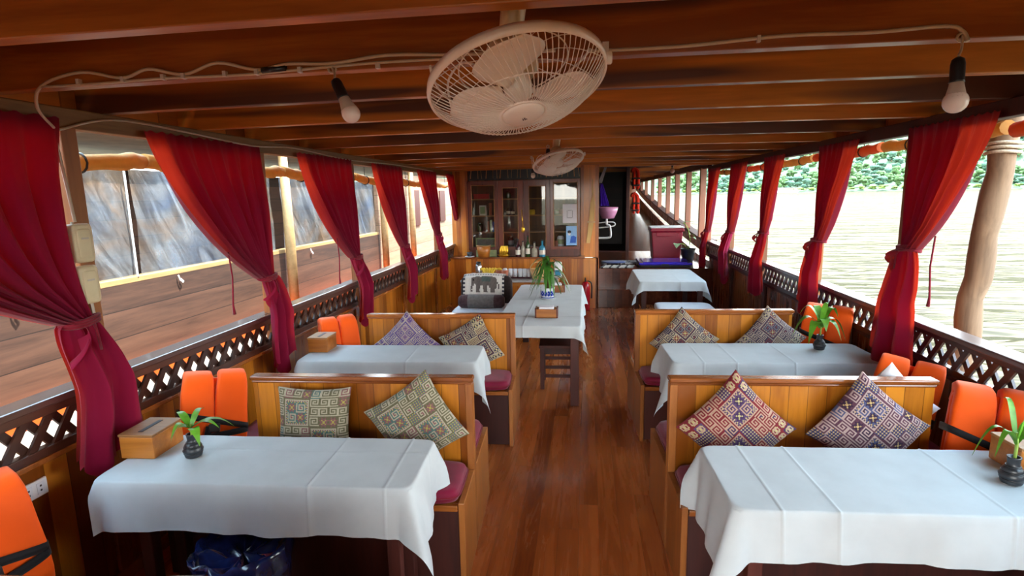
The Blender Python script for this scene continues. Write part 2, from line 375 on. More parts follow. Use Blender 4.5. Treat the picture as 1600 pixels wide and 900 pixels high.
def tag(o, label=None, cat=None, group=None, kind=None):
    if label: o['label'] = label
    if cat: o['category'] = cat
    if group: o['group'] = group
    if kind: o['kind'] = kind
    return o
def thing(name, label, cat, loc=(0,0,0), rz=0.0, group=None, rot=None):
    o = bpy.data.objects.new(name, None); COL.objects.link(o); o.empty_display_size = 0.1
    o.location = loc; o.rotation_euler = rot or (0, 0, rz)
    o.matrix_basis = Matrix.Translation(Vector(loc)) @ o.rotation_euler.to_matrix().to_4x4()
    return tag(o, label, cat, group)
def copy_tree(o, loc=None, rot=None, label=None, group=None, parent=None):
    c = o.copy(); COL.objects.link(c); c.parent = parent
    for ch in list(o.children): copy_tree(ch, parent=c)
    if loc is not None: c.location = loc
    if rot is not None: c.rotation_euler = rot
    if label: c['label'] = label
    if group: c['group'] = group
    return c
def struct(name, mb, mat, label=None, cat=None, bevel=0.0, parent=None, group=None):
    o = mb.build(name, mat, parent, bevel=bevel); tag(o, label, cat, group, 'structure'); return o

ORD = ['first', 'second', 'third', 'fourth', 'fifth', 'sixth', 'seventh', 'eighth', 'ninth', 'tenth', 'eleventh', 'twelfth', 'thirteenth', 'fourteenth', 'fifteenth', 'sixteenth', 'seventeenth', 'eighteenth']
XL, XR = -2.33, 2.10
ZR = 1.08          # rail height
ZB = 2.33          # underside of the beams
BULK = 9.5         # bulkhead / raised deck edge

# ================================================================== STRUCTURE
struct('floor', MB().box(XL-0.05, XR+0.05, -2.6, 9.62, -0.06, 0), M['floor'], 'glossy red-brown plank floor of the aisle', 'floor')
# lower panelled walls
m = MB().box(XL-0.07, XL, -1.5, BULK+0.3, 0, 0.80)
wl = struct('wall_left', m, M['wall'], 'panelled lower wall under the lattice on the hull side', 'wall')
m = MB().box(XR, XR+0.07, -1.5, BULK+0.3, 0, 0.80)
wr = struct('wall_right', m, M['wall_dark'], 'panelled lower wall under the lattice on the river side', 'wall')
for nm, x, s in (('trim_1', XL, 1), ('trim_2', XR, -1)):
    m = MB(); m.box(x-0.09*s, x+0.025*s, -1.5, BULK+0.3, 0.80, 0.826)
    m.box(x, x+0.018*s, -1.5, BULK+0.3, 0.0, 0.07)
    for k in range(8):
        y = 0.75+1.5*k
        if y < 9.4: m.box(x+0.001*s, x+0.02*s, y-0.04, y+0.04, 0.07, 0.80)
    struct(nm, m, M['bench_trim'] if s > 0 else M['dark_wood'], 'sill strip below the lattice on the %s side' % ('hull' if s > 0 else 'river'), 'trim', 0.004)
# bulkhead
m = MB().box(XL, 0.20, BULK-0.3, BULK-0.2, 0, 0.84); m.box(XL, -2.02, BULK-0.02, BULK+0.08, 0.84, 2.45); m.box(-0.09, 0.21, BULK-0.1, BULK+0.08, 0.84, 2.45); m.box(-2.02, -0.09, BULK+0.04, BULK+0.08, 0.84, 2.45)
m.box(0.17, 0.21, BULK-0.3, BULK-0.1, 0, 0.84)
M['bulk'] = wood('bulkhead_boards', c8(158,82,16), c8(224,142,50), 'x', 0.10, 'z', 0.32, 0.2, 0.4, 0.35)
struct('wall_back', m, M['bulk'], 'orange-brown panelled bulkhead behind the counter', 'wall', 0.003)
m = MB().box(XL+0.02, -0.02, BULK-0.34, BULK+0.04, 0.84, 0.87)
struct('trim_3', m, M['bench_trim'], 'narrow wooden ledge under the glass cabinet', 'trim', 0.006)
m = MB().box(-2.16, -2.02, BULK-0.06, BULK+0.02, 0.87, 2.4)
struct('trim_4', m, M['bulk'], 'wooden upright left of the glass cabinet', 'trim', 0.006)
m = MB().box(XL-0.05, XR+0.05, -1.75, -1.68, 0, 0.6); m.box(XL-0.05, -1.6, -1.75, -1.68, 0.6, 2.5); m.box(1.6, XR+0.05, -1.75, -1.68, 0.6, 2.5); m.box(-1.6, 1.6, -1.75, -1.68, 2.25, 2.5); m.box(XL-0.04, XL, -1.68, 0.4, 0.8, 2.5); m.box(XR, XR+0.04, -1.68, 1.25, 0.8, 2.5)
struct('daylight_block_wall', m, M['bulk'], 'unseen panelled wall added behind the viewer to block daylight', 'wall')  # unseen front and side walls added to cut daylight on the near cloths
# raised aft deck, side and back of the wash place
m = MB().box(0.20, XR, BULK, 12.4, 0.55, 0.63); m.box(0.20, XR, BULK+0.02, BULK+0.06, 0, 0.55)
struct('deck_floor', m, M['deck'], 'raised glossy aft deck at the end of the aisle', 'floor', 0.004)
m = MB().box(0.20, 0.86, BULK-0.28, BULK+0.02, 0, 0.31)
struct('trim_5', m, M['deck'], 'low wooden step up to the aft deck', 'step', 0.008)
m = MB().box(0.13, 0.20, BULK+0.08, 12.4, 0.63, 2.5); m.box(0.14, 0.22, 12.3, 14.3, 0.63, 2.6); m.box(0.9, 0.94, 12.42, 14.3, 0.63, 2.6)
m.box(0.2, 0.95, 14.2, 14.3, 0.5, 2.6); m.box(0.2, 0.95, 12.4, 14.2, 0.57, 0.63); m.box(0.14, 0.98, 12.4, 14.3, 2.55, 2.6)
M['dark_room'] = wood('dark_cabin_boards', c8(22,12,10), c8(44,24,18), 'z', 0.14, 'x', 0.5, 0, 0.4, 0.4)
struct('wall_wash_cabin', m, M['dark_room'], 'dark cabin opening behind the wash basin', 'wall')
m = MB().box(0.86, 0.93, 12.3, 12.42, 0.63, 2.6); m.box(0.3, 0.93, 12.3, 12.4, 2.45, 2.6); m.box(0.22, 0.86, 12.3, 12.4, 0.63, 0.65)
struct('door_1', m, M['dark_wood'], 'dark door frame beside the wash basin', 'door', 0.004)
# aft corridor with sheer
def sheer(y): return 0.63 if y < 12.4 else 0.63+0.062*(y-12.4)+0.0012*(y-12.4)**2
def rail_z(y): return ZR if y < 10.5 else ZR+0.055*(y-10.5)+0.0022*(y-10.5)**2
ys = [12.4+0.6*i for i in range(22)]
m = MB(); b = m.pts([p for y in ys for p in ((0.93, y, sheer(y)), (XR, y, sheer(y)))])
for i in range(len(ys)-1): m.face((b+2*i, b+2*i+1, b+2*i+3, b+2*i+2))
struct('corridor_floor', m, M['deck'], 'glossy walkway floor running aft along the river side', 'floor')
def sweep_y(m, ys, zlo, zhi, x0, x1):
    b = m.pts([p for y in ys for p in ((x0,y,zlo(y)),(x1,y,zlo(y)),(x1,y,zhi(y)),(x0,y,zhi(y)))])
    for i in range(len(ys)-1):
        for k in range(4): m.face((b+4*i+k, b+4*i+(k+1)%4, b+4*i+4+(k+1)%4, b+4*i+4+k))
    m.face([b+k for k in range(4)]); e = b+4*(len(ys)-1); m.face([e+k for k in range(4)])
ya = [9.8+0.7*i for i in range(22)]
m = MB(); sweep_y(m, ya, lambda y: min(sheer(y), 0.63)-0.1, lambda y: rail_z(y)-0.36, XR, XR+0.06)
sweep_y(m, ya, lambda y: rail_z(y)-0.25, lambda y: rail_z(y)-0.04, XR, XR+0.05)
struct('wall_aft_right', m, M['wall_dark'], 'reddish side panelling of the aft walkway', 'wall')
m = MB(); sweep_y(m, ya, lambda y: rail_z(y)-0.04, lambda y: rail_z(y), XR-0.05, XR+0.12)
struct('trim_6', m, M['dark_wood'], 'sheer rail along the aft walkway', 'rail')
struct('sky_block_wall', MB().box(-1.2, XR+0.1, 25.3, 25.4, 0.5, 2.6).box(0.88, 0.93, 14.3, 25.3, 0.6, 2.6), M['wall_dark'], 'dark wall added at the end of the aft walkway to block sky reflections', 'wall')  # end and inner walls added to keep bright sky off the walkway floor
# ceiling boards, beams, headers
m = MB().box(-2.64, 2.8, -2.6, 10.0, 2.50, 2.53); m.box(-1.2, 3.3, 10.0, 26, 2.50, 2.53)  # eaves and forward reach shaped to control incoming sun and daylight
struct('ceiling', m, M['ceil'], 'orange board ceiling above the beams', 'ceiling')
BY = [-1.3, -0.6, 0.1, 0.85, 1.37, 1.92, 2.47, 3.14, 3.8, 4.56, 5.38, 6.26, 7.08, 7.9, 8.7, 9.45]
for i, y in enumerate(BY):
    m = MB(); N = 16
    def zc(x): return 0.018*(1-((x+0.1)/2.4)**2)
    xs = [-2.7+5.3*k/N for k in range(N+1)]
    b = m.pts([p for x in xs for p in ((x,y-0.028,ZB+zc(x)-0.012),(x,y+0.028,ZB+zc(x)-0.012),(x,y+0.028,2.505),(x,y-0.028,2.505))])
    for k in range(N):
        for q in range(4): m.face((b+4*k+q, b+4*k+(q+1)%4, b+4*k+4+(q+1)%4, b+4*k+4+q))
    m.face([b, b+1, b+2, b+3]); e = b+4*N; m.face([e, e+1, e+2, e+3])
    struct('ceiling_beam', m, M['beam'], ('%s varnished ceiling beam in view, counted from the top of the picture' % ORD[i-4]) if i > 3 else 'varnished ceiling beam overhead behind the viewer', 'beam', 0.004, group='ceiling beams')
for k in range(6):
    y = 10.6+2.4*k
    struct('ceiling_beam', MB().box(0.0, 2.6, y-0.03, y+0.03, 2.38, 2.505), M['beam'], '%s ceiling beam beyond the bulkhead' % ORD[k], 'beam', 0.004, group='beams over the aft walkway')
for nm, x, s in (('trim_7', XL, 1), ('trim_8', XR, -1)):
    m = MB().box(x-0.035, x+0.035, -1.2, 10.0, 2.235, 2.325)
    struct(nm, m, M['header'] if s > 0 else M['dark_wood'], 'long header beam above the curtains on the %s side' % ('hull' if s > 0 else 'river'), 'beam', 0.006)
m = MB().box(XR-0.035, XR+0.035, 10.0, 26, 2.30, 2.42)
struct('trim_9', m, M['dark_wood'], 'header over the aft walkway posts', 'beam', 0.006)
for nm, x in (('trim_10', XL-0.10), ('trim_11', XR+0.10)):
    struct(nm, MB().box(x-0.012, x+0.012, -1.5, 10.0, 2.30, 2.50), M['ceil_side'], 'blocking board between the beam ends on the %s side' % ('hull' if x < 0 else 'river'), 'board')
# posts
PL = [0.75, 2.25, 3.74, 5.30, 6.80, 8.40, 9.9]
PR = [0.9, 2.4, 3.95, 5.33, 6.88, 8.38, 9.88]
for i, y in enumerate(PL):
    struct('wall_post', MB().box(XL-0.03, XL+0.035, y-0.03, y+0.05, 0.80, 2.24), M['post'], '%s post on the hull side, counted from the camera' % ORD[i], 'post', 0.005, group='posts on the hull side')
for i, y in enumerate(PR):
    struct('wall_post', MB().box(XR-0.035, XR+0.03, y-0.04, y+0.04, 0.80, 2.24), M['post'] if i < 6 else M['post_red'], '%s post on the river side, counted from the camera' % ORD[i], 'post', 0.005, group='posts on the river side')
for i, y in enumerate([10.5, 11.9, 13.35, 14.8, 16.45, 18.2, 20.1, 21.7, 23.6]):
    struct('wall_post', MB().box(XR-0.06, XR+0.04, y-0.05, y+0.05, rail_z(y), 2.32), M['post_red'], '%s reddish post of the aft walkway' % ORD[i], 'post', 0.005, group='posts along the aft walkway')

# lattice railings: one thing per side
def lattice_rail(x, s, label):
    t = thing('lattice_railing', label, 'railing', (x, 4.0, 0.826))
    y0, y1, z0, z1 = 0.42, 9.9, 0.86, 1.02
    MB().box(x-0.075, x+0.05, y0, y1, 1.045, 1.08).build('rail_top', M['railtop'], t, True, 0.008)
    m = MB().box(x-0.022, x+0.03*s+0.0, y0, y1, 1.005, 1.045); m.box(x-0.022, x+0.022, y0, y1, 0.826, 0.866)
    m.build('rail_frame', M['lattice'], t, True, 0.004)
    m = MB(); pitch = 0.112; run = 0.135; n = int((y1-y0)/pitch)
    for k in range(n):
        ya_ = y0+k*pitch
        for sg, dx in ((1, 0.009), (-1, -0.009)):
            a = (x+dx, ya_ if sg > 0 else ya_+run, 0.845); c = (x+dx, ya_+run if sg > 0 else ya_, 1.03)
            m.bar(a, c, 0.034, 0.014, up=(1, 0, 0))
    m.build('lattice', M['lattice'], t, True)
    return t
lattice_rail(XL, 1, 'dark lattice railing on the side facing the neighbouring boat')
lattice_rail(XR, -1, 'dark lattice railing on the river side')

# ================================================================== OUTSIDE: river and bank
m = MB(); b = m.pts([(-1500,-300,-0.9),(1800,-300,-0.9),(1800,2500,-0.9),(-1500,2500,-0.9)]); m.face((b,b+1,b+2,b+3))
struct('river_water', m, M['water'], 'broad pale brown river beside the boat', 'river')
def bank_pt(a, r): return Vector((math.sin(a)*r, math.cos(a)*r, 0))
m = MB(); NA, NR = 90, 16
def hill(i, j):
    a = -0.5+2.1*i/NA; r = 620+j*24.0
    p = bank_pt(a, r); t = j/NR
    h = -1.2+4*min(1, j/1.5)+105*max(0, t-0.12)**1.25+ (mn.noise(Vector((i*0.35, j*0.4, 1)))*9+mn.noise(Vector((i*0.11, j*0.1, 5)))*18)*min(1, j/5)
    return (p.x, p.y, h)
m.grid(hill, NA, NR)
struct('hill_bank', m, M['hill'], 'green hillside across the river', 'hill')
def tree_mesh(name, seed, rx, rz, mat, trunk=True):
    rnd = random.Random(seed); m = MB()
    for k in range(15):
        a = rnd.uniform(0, 2*PI); zz = rnd.uniform(0.55, 1.6); d = rnd.uniform(0.1, 0.75)*rx*math.sqrt(max(0.1, 1-((zz-0.95)/0.8)**2)); c = Vector((math.cos(a)*d, math.sin(a)*d, rz*zz))
        q = rx*rnd.uniform(0.22, 0.42); qz = rz*rnd.uniform(0.16, 0.3)
        def fn(i, j, c=c, q=q, qz=qz, k=k):
            t = 2*PI*i/10; p = -PI/2+PI*j/6; d = Vector((math.cos(p)*math.cos(t), math.cos(p)*math.sin(t), math.sin(p)))
            f = 1+0.75*mn.noise(d*2.9+Vector((seed*3.1, k*7.7, 0)))
            return c+Vector((d.x*q*f, d.y*q*f, d.z*qz*f))
        m.grid(fn, 10, 6, True, wrap=True)
    o = m.build('crown', mat)
    return o
kinds = []
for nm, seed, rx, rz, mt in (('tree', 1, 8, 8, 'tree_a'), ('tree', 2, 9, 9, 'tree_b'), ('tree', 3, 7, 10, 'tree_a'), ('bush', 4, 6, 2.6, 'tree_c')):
    lab = {'tree_a': 'mid-green tree on the hillside across the river', 'tree_b': 'haze-tinted blue-green tree on the hillside across the river', 'tree_c': 'bright green bush along the far waterline'}[mt]
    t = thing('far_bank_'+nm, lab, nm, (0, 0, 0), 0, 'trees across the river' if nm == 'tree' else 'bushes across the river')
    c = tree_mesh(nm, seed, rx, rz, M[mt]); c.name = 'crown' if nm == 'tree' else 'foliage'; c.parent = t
    if nm == 'tree': MB().tube([(0,0,-2),(0.2,0,4),(0,0.1,rz)], [0.7,0.55,0.4], 6).build('trunk', M['brown_stem'], t)
    kinds.append(t)
rnd = random.Random(11); used = [False]*4
def put(kind, a, r, z, sc):
    o = kinds[kind] if not used[kind] else copy_tree(kinds[kind]); used[kind] = True
    p = bank_pt(a, r); o.location = (p.x, p.y, z); o.rotation_euler = (0, 0, rnd.uniform(0, 6.28)); o.scale = (sc, sc, sc*rnd.uniform(0.85, 1.2))
def hz(a, r):
    return hill((a+0.5)/2.1*NA, (r-620)/24.0)[2]
for row in range(9):
    r = 650+row*30; n = 30
    for k in range(n):
        a = 0.12+(0.72-0.12)*(k+rnd.uniform(0.4, 0.6)+0.5*(row % 2))/n
        put(rnd.choice([0, 1, 1, 2, 0]), a, r+rnd.uniform(-4, 4), hz(a, r)-2, rnd.uniform(0.66, 0.84))
for k in range(44):
    a = 0.12+(0.72-0.12)*(k+rnd.uniform(0.45,0.55))/44
    put(3, a, 624+5*(k % 3), 0.4, rnd.uniform(0.6, 0.8))
# far moored boats
def far_boat(a, L, label):
    p = bank_pt(a, 612); t = thing('moored_boat', label, 'boat', (p.x, p.y, -0.9), -a)
    m = MB(); m.prism([(-L/2-2, 2.2), (-L/2, 0), (L/2, 0), (L/2+3, 2.6), (L/2+2.5, 2.9), (-L/2-2, 2.5)], lambda u, v, d: (u, d, v), -1.6, 1.6); m.build('hull', M['white_paint'], t)
    m = MB().box(-L*0.4, L*0.38, -1.3, 1.3, 2.2, 4.6); m.build('cabin', M['cabin'], t, bevel=0.1)
    MB().box(-L*0.44, L*0.42, -1.6, 1.6, 4.6, 4.9).build('roof', M['white_paint'], t)
far_boat(0.315, 30, 'long grey boat moored on the far bank, seen between two curtains')
far_boat(0.63, 26, 'grey boat moored on the far bank, close to the leaning pole')

# leaning tree trunk pole with rope
def pole_c(t): return Vector((2.77, 4.42-0.24*t+0.05*math.sin(t*4), -1.0+3.6*t))
t = thing('mooring_pole', 'rough brown tree trunk pole leaning outside the lattice railing', 'pole', (2.77, 4.42, -0.9))
m = MB(); m.tube([pole_c(i/24)+Vector((0.012*math.sin(i*1.7), 0.012*math.cos(i*2.3), 0)) for i in range(25)], [0.088-0.012*i/24+0.005*math.sin(i*2.1) for i in range(25)], 14)
m.build('trunk', M['trunk'], t, True)
m = MB()
for z in (2.12, 2.15, 2.178):
    c = pole_c((z+1)/3.6); m.tube([c+Vector((0.092*math.cos(q), 0.092*math.sin(q), 0.004*math.sin(q*2))) for q in [2*PI*k/20 for k in range(20)]], 0.012, 6, True)
m.build('rope_wrap', M['rope'], t, True)

# rolled tarps under the eaves
def tarp(x, y0, y1, z, mat, label, grp, sag=0.05, r=0.046):
    t = thing('rolled_tarp', label, 'tarp', (x, (y0+y1)/2, z), 0, grp)
    N = 18; P = [(x+0.01*math.sin(i*1.3), y0+(y1-y0)*i/N, z-sag*math.sin(PI*i/N)+0.006*math.sin(i*2.7)) for i in range(N+1)]
    MB().tube(P, [r*(1+0.07*math.sin(i*1.4+x)) for i in range(N+1)], 10).build('roll', mat, t, True)
    for f in (0.25, 0.75):
        m = MB(); c = Vector(P[int(N*f)]); m.tube([c+Vector((r*1.12*math.cos(q), 0, r*1.12*math.sin(q))) for q in [2*PI*k/12 for k in range(12)]], 0.006, 5, True)
        m.tube([c+Vector((0,0,r)), c+Vector((0,0,0.34))], 0.004, 5); m.build('tie', M['black'], t, True)
for i in range(6):
    y0 = 1.55+1.52*i
    tarp(-2.62, y0-0.02, y0+1.49, 2.145, M['tarp'], 'tan rolled tarp outside the %s window bay on the hull side' % ORD[i], 'rolled tarps on the hull side', 0.04)
for i in range(6):
    y0 = 2.45+1.5*i
    tarp(2.62, y0, y0+1.42, 2.26 if i else 2.24, M['tarp_o'] if i in (0, 2, 4) else M['tarp'], '%s rolled tarp outside the %s window bay on the river side' % ('orange-tan' if i in (0, 2, 4) else 'tan', ORD[i]), 'rolled tarps on the river side', 0.02, 0.045)

# ================================================================== NEIGHBOUR BOAT
t = thing('wooden_riverboat', 'weathered plank riverboat with plastic sheeting moored alongside', 'boat', (-3.6, 6, -0.9))
MB().box(-3.66, -3.6, -1.5, 9.3, 0.62, 1.27).build('hull_planks', M['hull'], t, True)
MB().box(-3.66, -3.6, 9.3, 18, 0.62, 2.35).build('cabin_wall', M['cabin'], t, True)
MB().box(-3.62, -3.54, -1.5, 18, 0.47, 0.62).build('orange_gunwale', M['orange_paint'], t, True, 0.02)
m = MB(); sweep = [(-3.535, 0.47), (-3.56, -0.95), (-3.9, -0.95), (-3.9, 0.47)]
m.prism(sweep, lambda a, c, d: (a, d, c), -1.5, 18); m.build('lower_hull', M['white_paint'], t, True)
MB().box(-3.60, -3.36, 5.9, 18, 0.56, 0.60).build('side_deck', M['orange_paint'], t, True, 0.01)
MB().box(-3.7, -3.6, -1.5, 9.3, 1.27, 1.315).build('sill', M['yellow_wood'], t, True, 0.004)
MB().box(-6.2, -3.45, -1.5, 18, 2.5, 2.58).build('roof', M['white_paint'], t, True)
m = MB().box(-5.6, -5.5, -1.5, 18, 0.4, 2.3); m.box(-5.6, -3.66, -1.5, 9.3, 0.5, 0.6); m.build('inner_wall', M['hull'], t, True)
for y0, y1 in ((-1.2, 1.55), (1.6, 4.0), (4.05, 6.05), (6.25, 9.2)):
    m = MB(); nn = 24
    m.grid(lambda i, j: (-3.63+0.02*math.sin(i*1.1+j*0.5)*(1-abs(2*j/8-1)), y0+(y1-y0)*i/nn, 1.31+0.9*j/8-0.02*math.sin(i*0.9)*(j == 8)), nn, 8)
    o = m.build('plastic_sheet', M['sheet'], t, True)
for y in (2.62, 3.98, 5.2):
    MB().box(-3.61, -3.6, y-0.006, y+0.006, 1.3, 2.2).build('sheet_seam', M['white'], t, True)
for y in (6.15, 9.3, 10.9):
    MB().tube([(-3.5, y, 0.55), (-3.51, y+0.03, 1.4), (-3.5, y, 2.5)], [0.055, 0.06, 0.05], 10).build('outer_post', M['yellow_wood'], t, True)
for y in (11.2, 13.4):
    f = MB().box(-3.6, -3.575, y, y+0.5, 1.3, 2.05).build('window', M['dark_wood'], t, True); 
    MB().box(-3.574, -3.57, y+0.06, y+0.44, 1.36, 1.99).build('pane', M['black'], f)
for y in (2.95, 4.4, 6.8):
    MB().tube([(-3.585, y, 1.26), (-3.58, y+0.01, 1.215), (-3.575, y+0.03, 1.19), (-3.58, y+0.05, 1.2), (-3.585, y+0.025, 1.225)], 0.006, 6).build('rope_loop', M['white'], t, True)

# ================================================================== BENCHES
BR = 0.05
def bench(label, loc, d, L, seatL, back=0.52):
    """d: +1 extends to +x, -1 to -x; local origin at inner end of the backrest on the floor"""
    t = thing('bench', label, 'bench', loc, BR)
    X = lambda a: a*d
    MB().box(X(0.035), X(L), -0.018, 0.018, 0.0, 0.945).build('backrest', M['bench'], t, bevel=0.003)
    m = MB().box(X(-0.008), X(L+0.01), -0.035, 0.035, 0.94, 0.965); m.box(X(-0.004), X(L+0.006), -0.027, 0.027, 0.925, 0.94); m.build('cap_rail', M['bench_trim'], t, bevel=0.010)
    m = MB().box(X(-0.004), X(0.035), -0.03, -0.003, 0, 0.93); m.box(X(-0.004), X(0.035), 0.003, 0.03, 0, 0.93); m.box(X(0.004), X(0.035), -0.003, 0.003, 0, 0.93); m.build('end_post', M['bench_end'], t, bevel=0.003)
    for nm, y0, y1 in (('seat', -0.37, -0.035), ('seat', 0.035, back)):
        f = y0 if y0 < 0 else y1
        MB().box(X(0.03), X(seatL), y0, y1, 0.41, 0.44).build(nm, M['bench_trim'], t, bevel=0.004)
        g = f+0.05 if y0 < 0 else f-0.05
        MB().box(X(0.03), X(seatL), g-0.012, g+0.012, 0.0, 0.41).build('seat_front', M['dark_wood'], t)
    MB().box(X(-0.004), X(0.026), -0.37, -0.03, 0.0, 0.455).build('end_panel', M['bench_end'], t, bevel=0.004)
    MB().box(X(-0.004), X(0.026), 0.03, back, 0.0, 0.455).build('end_panel', M['bench_end'], t, bevel=0.004)
    return t
def seat_cushion(label, loc, d, y0, y1, x0, x1):
    o = thing('seat_cushion', label, 'cushion', loc, BR, 'maroon seat cushions')
    m = MB(); cx, cy = (x0+x1)/2*d, (y0+y1)/2
    m.puff((cx, cy, 0.482), (x1-x0)/2, (y1-y0)/2, 0.041, 0.35, 0.22, 40, 10); m.build('cushion_cover', M['maroon'], o)
    m = MB(); rx, ry = (x1-x0)/2, (y1-y0)/2; sp = lambda a, e: math.copysign(abs(a)**e, a)
    m.tube([(cx+rx*1.0*sp(math.cos(q), 0.22), cy+ry*1.0*sp(math.sin(q), 0.22), 0.482) for q in [2*PI*k/48 for k in range(48)]], 0.005, 5, True); m.build('piping', M['cord_red'], o)
    return o
benches = [('front', 'hull', (-0.60, 1.10, 0), -1, 1.25), ('near', 'hull', (-0.595, 2.73, 0), -1, 1.2), ('far', 'hull', (-0.57, 4.29, 0), -1, 1.2),
           ('near', 'river', (0.43, 2.80, 0), 1, 1.28), ('far', 'river', (0.40, 4.47, 0), 1, 1.22)]
for w1, side, loc, d, L in benches:
    lab = {'front': 'wooden bench cut off at the lower left edge, facing away', 'near': 'panelled wooden bench behind the front table on the %s side' % side, 'far': 'panelled wooden bench behind the second table on the %s side' % side}[w1]
    bench(lab, loc, d, L, 1.55, 0.40 if w1 == 'far' else 0.52)
    if w1 != 'front': seat_cushion('maroon cushion on the near seat of the %s bench, %s side' % ('first' if w1 == 'near' else 'second', side), loc, d, -0.385, -0.04, 0.02, 1.5)
    if w1 == 'far': continue
    seat_cushion('maroon cushion on the far seat of the %s bench, %s side' % ('cut-off front' if w1 == 'front' else 'first', side), loc, d, 0.04, 0.535, 0.02, 1.5)

# ================================================================== TABLES AND CLOTHS
def drape(x0, x1, y0, y1, hx0, hx1, hy0, hy1, creases=(), seed=0, flare=0.07, tip=0.34, waves=1.0, rcn=0.055):
    rnd = random.Random(seed)
    def axis(a, b, ha, hb, cr):
        s = set()
        n = max(2, int((b-a)/0.03)); s |= {round(a+(b-a)*i/n, 4) for i in range(n+1)}
        for e, sg, h in ((a, -1, ha), (b, 1, hb)):
            for q in (0.003, 0.007, 0.012, 0.02): s.add(round(e+sg*q, 4)); s.add(round(e-sg*q, 4))
            k = max(2, int(h/0.02)); s |= {round(e+sg*h*i/k, 4) for i in range(1, k+1)}
        for c in cr: s |= {round(c+q, 4) for q in (-0.012, -0.006, 0, 0.006, 0.012)}
        return sorted(s)
    U = axis(x0, x1, hx0, hx1, [c for k, c in creases if k == 'x']); V = axis(y0, y1, hy0, hy1, [c for k, c in creases if k == 'y'])
    ph = [rnd.uniform(0, 6.28) for _ in range(8)]
    m = MB(); rc = 0.012
    def pos(i, j):
        u, v = U[i], V[j]
        X0, X1, Y0, Y1 = x0+rcn, x1-rcn, y0+rcn, y1-rcn
        ex = u-X1 if u > X1 else (X0-u if u < X0 else 0); sxx = 1 if u > X1 else -1
        ey = v-Y1 if v > Y1 else (Y0-v if v < Y0 else 0); syy = 1 if v > Y1 else -1
        bx, by = min(max(u, X0), X1), min(max(v, Y0), Y1)
        Lr = math.hypot(ex, ey)-rcn
        if Lr > 0:
            hh = math.hypot(ex, ey); bx += sxx*ex/hh*rcn; by += syy*ey/hh*rcn
        z = 0.0018*mn.noise(Vector((u*5, v*5, seed)))+0.0012*mn.noise(Vector((u*17, v*3, seed+3)))
        for k, c in creases:
            w_ = u if k == 'x' else v
            z += 0.0028*math.exp(-((w_-c)/0.005)**2)
        if Lr <= 0: return (u, v, z)
        if ex > 0 and ey > 0:
            fi = math.atan2(ey, ex); cs = math.sin(2*fi)**2
        else: fi = 0 if ex > 0 else PI/2; cs = 0
        al = by if ex > ey else bx
        wob = waves*(0.016*math.sin(al*9+ph[0])+0.010*math.sin(al*19+ph[1])+0.006*math.sin(al*37+ph[2]))*min(1, Lr/0.2)*(1-cs)
        for k, c in creases:
            w_ = u if k == 'x' else v
            wob += 0.004*math.exp(-((w_-c)/0.005)**2)
        off = rc*(1-math.exp(-Lr/rc))+flare*Lr+tip*Lr*cs+max(-flare*Lr*0.9, wob)
        dx, dy = (math.cos(fi)*sxx, math.sin(fi)*syy)
        if ex > 0 and ey > 0:
            dx += 0.25*math.sin(4*fi)*(-abs(dy))*cs
        dz = math.sqrt(max(0, Lr*Lr-min(off, Lr*0.9)**2))
        if Lr < rc*2: dz = Lr*Lr/(rc*4)
        else: dz = max(dz-0.006, 0)
        return (bx+dx*off, by+dy*off, z-dz)
    m.grid(lambda i, j: pos(i, j), len(U)-1, len(V)-1)
    return m
def table(label, loc, rz, x0, x1, y0, y1, z, legs, grp=None, legw=0.055):
    t = thing('dining_table', label, 'table', loc, rz, grp)
    rr_ = 0.05; poly = [(cx_+rr_*math.cos(q0+PI/2*k/6), cy_+rr_*math.sin(q0+PI/2*k/6)) for cx_, cy_, q0 in ((x1-rr_, y1-rr_, 0), (x0+rr_, y1-rr_, PI/2), (x0+rr_, y0+rr_, PI), (x1-rr_, y0+rr_, 1.5*PI)) for k in range(7)]
    MB().prism(poly, lambda a, c, d: (a, c, d), z-0.03, z-0.004).build('tabletop', M['dark_wood'], t, bevel=0.003)
    MB().box(x0+0.05, x1-0.05, y0+0.05, y0+0.07, z-0.10, z-0.03).box(x0+0.05, x1-0.05, y1-0.07, y1-0.05, z-0.10, z-0.03).build('apron', M['dark_wood'], t)
    for px, py in legs:
        MB().box(px-legw/2, px+legw/2, py-legw/2, py+legw/2, 0, z-0.03).build('leg', M['dark_wood'], t, bevel=0.004)
    return t
def tcloth(label, loc, rz, z, m, grp='white tablecloths'):
    o = m.build('tablecloth', M['cloth'], None, loc=(loc[0], loc[1], loc[2]+z+0.001), rot=(0, 0, rz))
    return tag(o, label, 'tablecloth', grp)
ZT = 0.75
TR = 0.05
# inner-end anchored local frames
def side_table(lab, loc, d, L, D, hang_in, hang_front, hang_back, creases, seed, lb=0.28):
    x0, x1 = (-L, 0) if d < 0 else (0, L)
    table('wooden table under a white cloth, '+lab, loc, TR, x0+0.004, x1-0.004, 0.004, D-0.004, ZT, [(d*0.10, 0.08), (d*0.10, lb), (d*(L-0.15), 0.08), (d*(L-0.15), lb)])
    m = drape(x0, x1, 0, D, hang_in if d > 0 else 0.05, hang_in if d < 0 else 0.05, hang_front, hang_back, [(k, c*d if k == 'x' else c) for k, c in creases], seed)
    tcloth('white tablecloth on the '+lab, loc, TR, ZT, m)
side_table('front table on the hull side', (-0.70, 1.97, 0), -1, 1.36, 0.44, 0.28, 0.22, 0.10, [('x', 0.42), ('x', 0.10), ('y', 0.30)], 1)
side_table('front table on the river side', (0.55, 1.95, 0), 1, 1.45, 0.51, 0.30, 0.20, 0.10, [('x', 0.36), ('x', 0.95), ('x', 0.16)], 2)
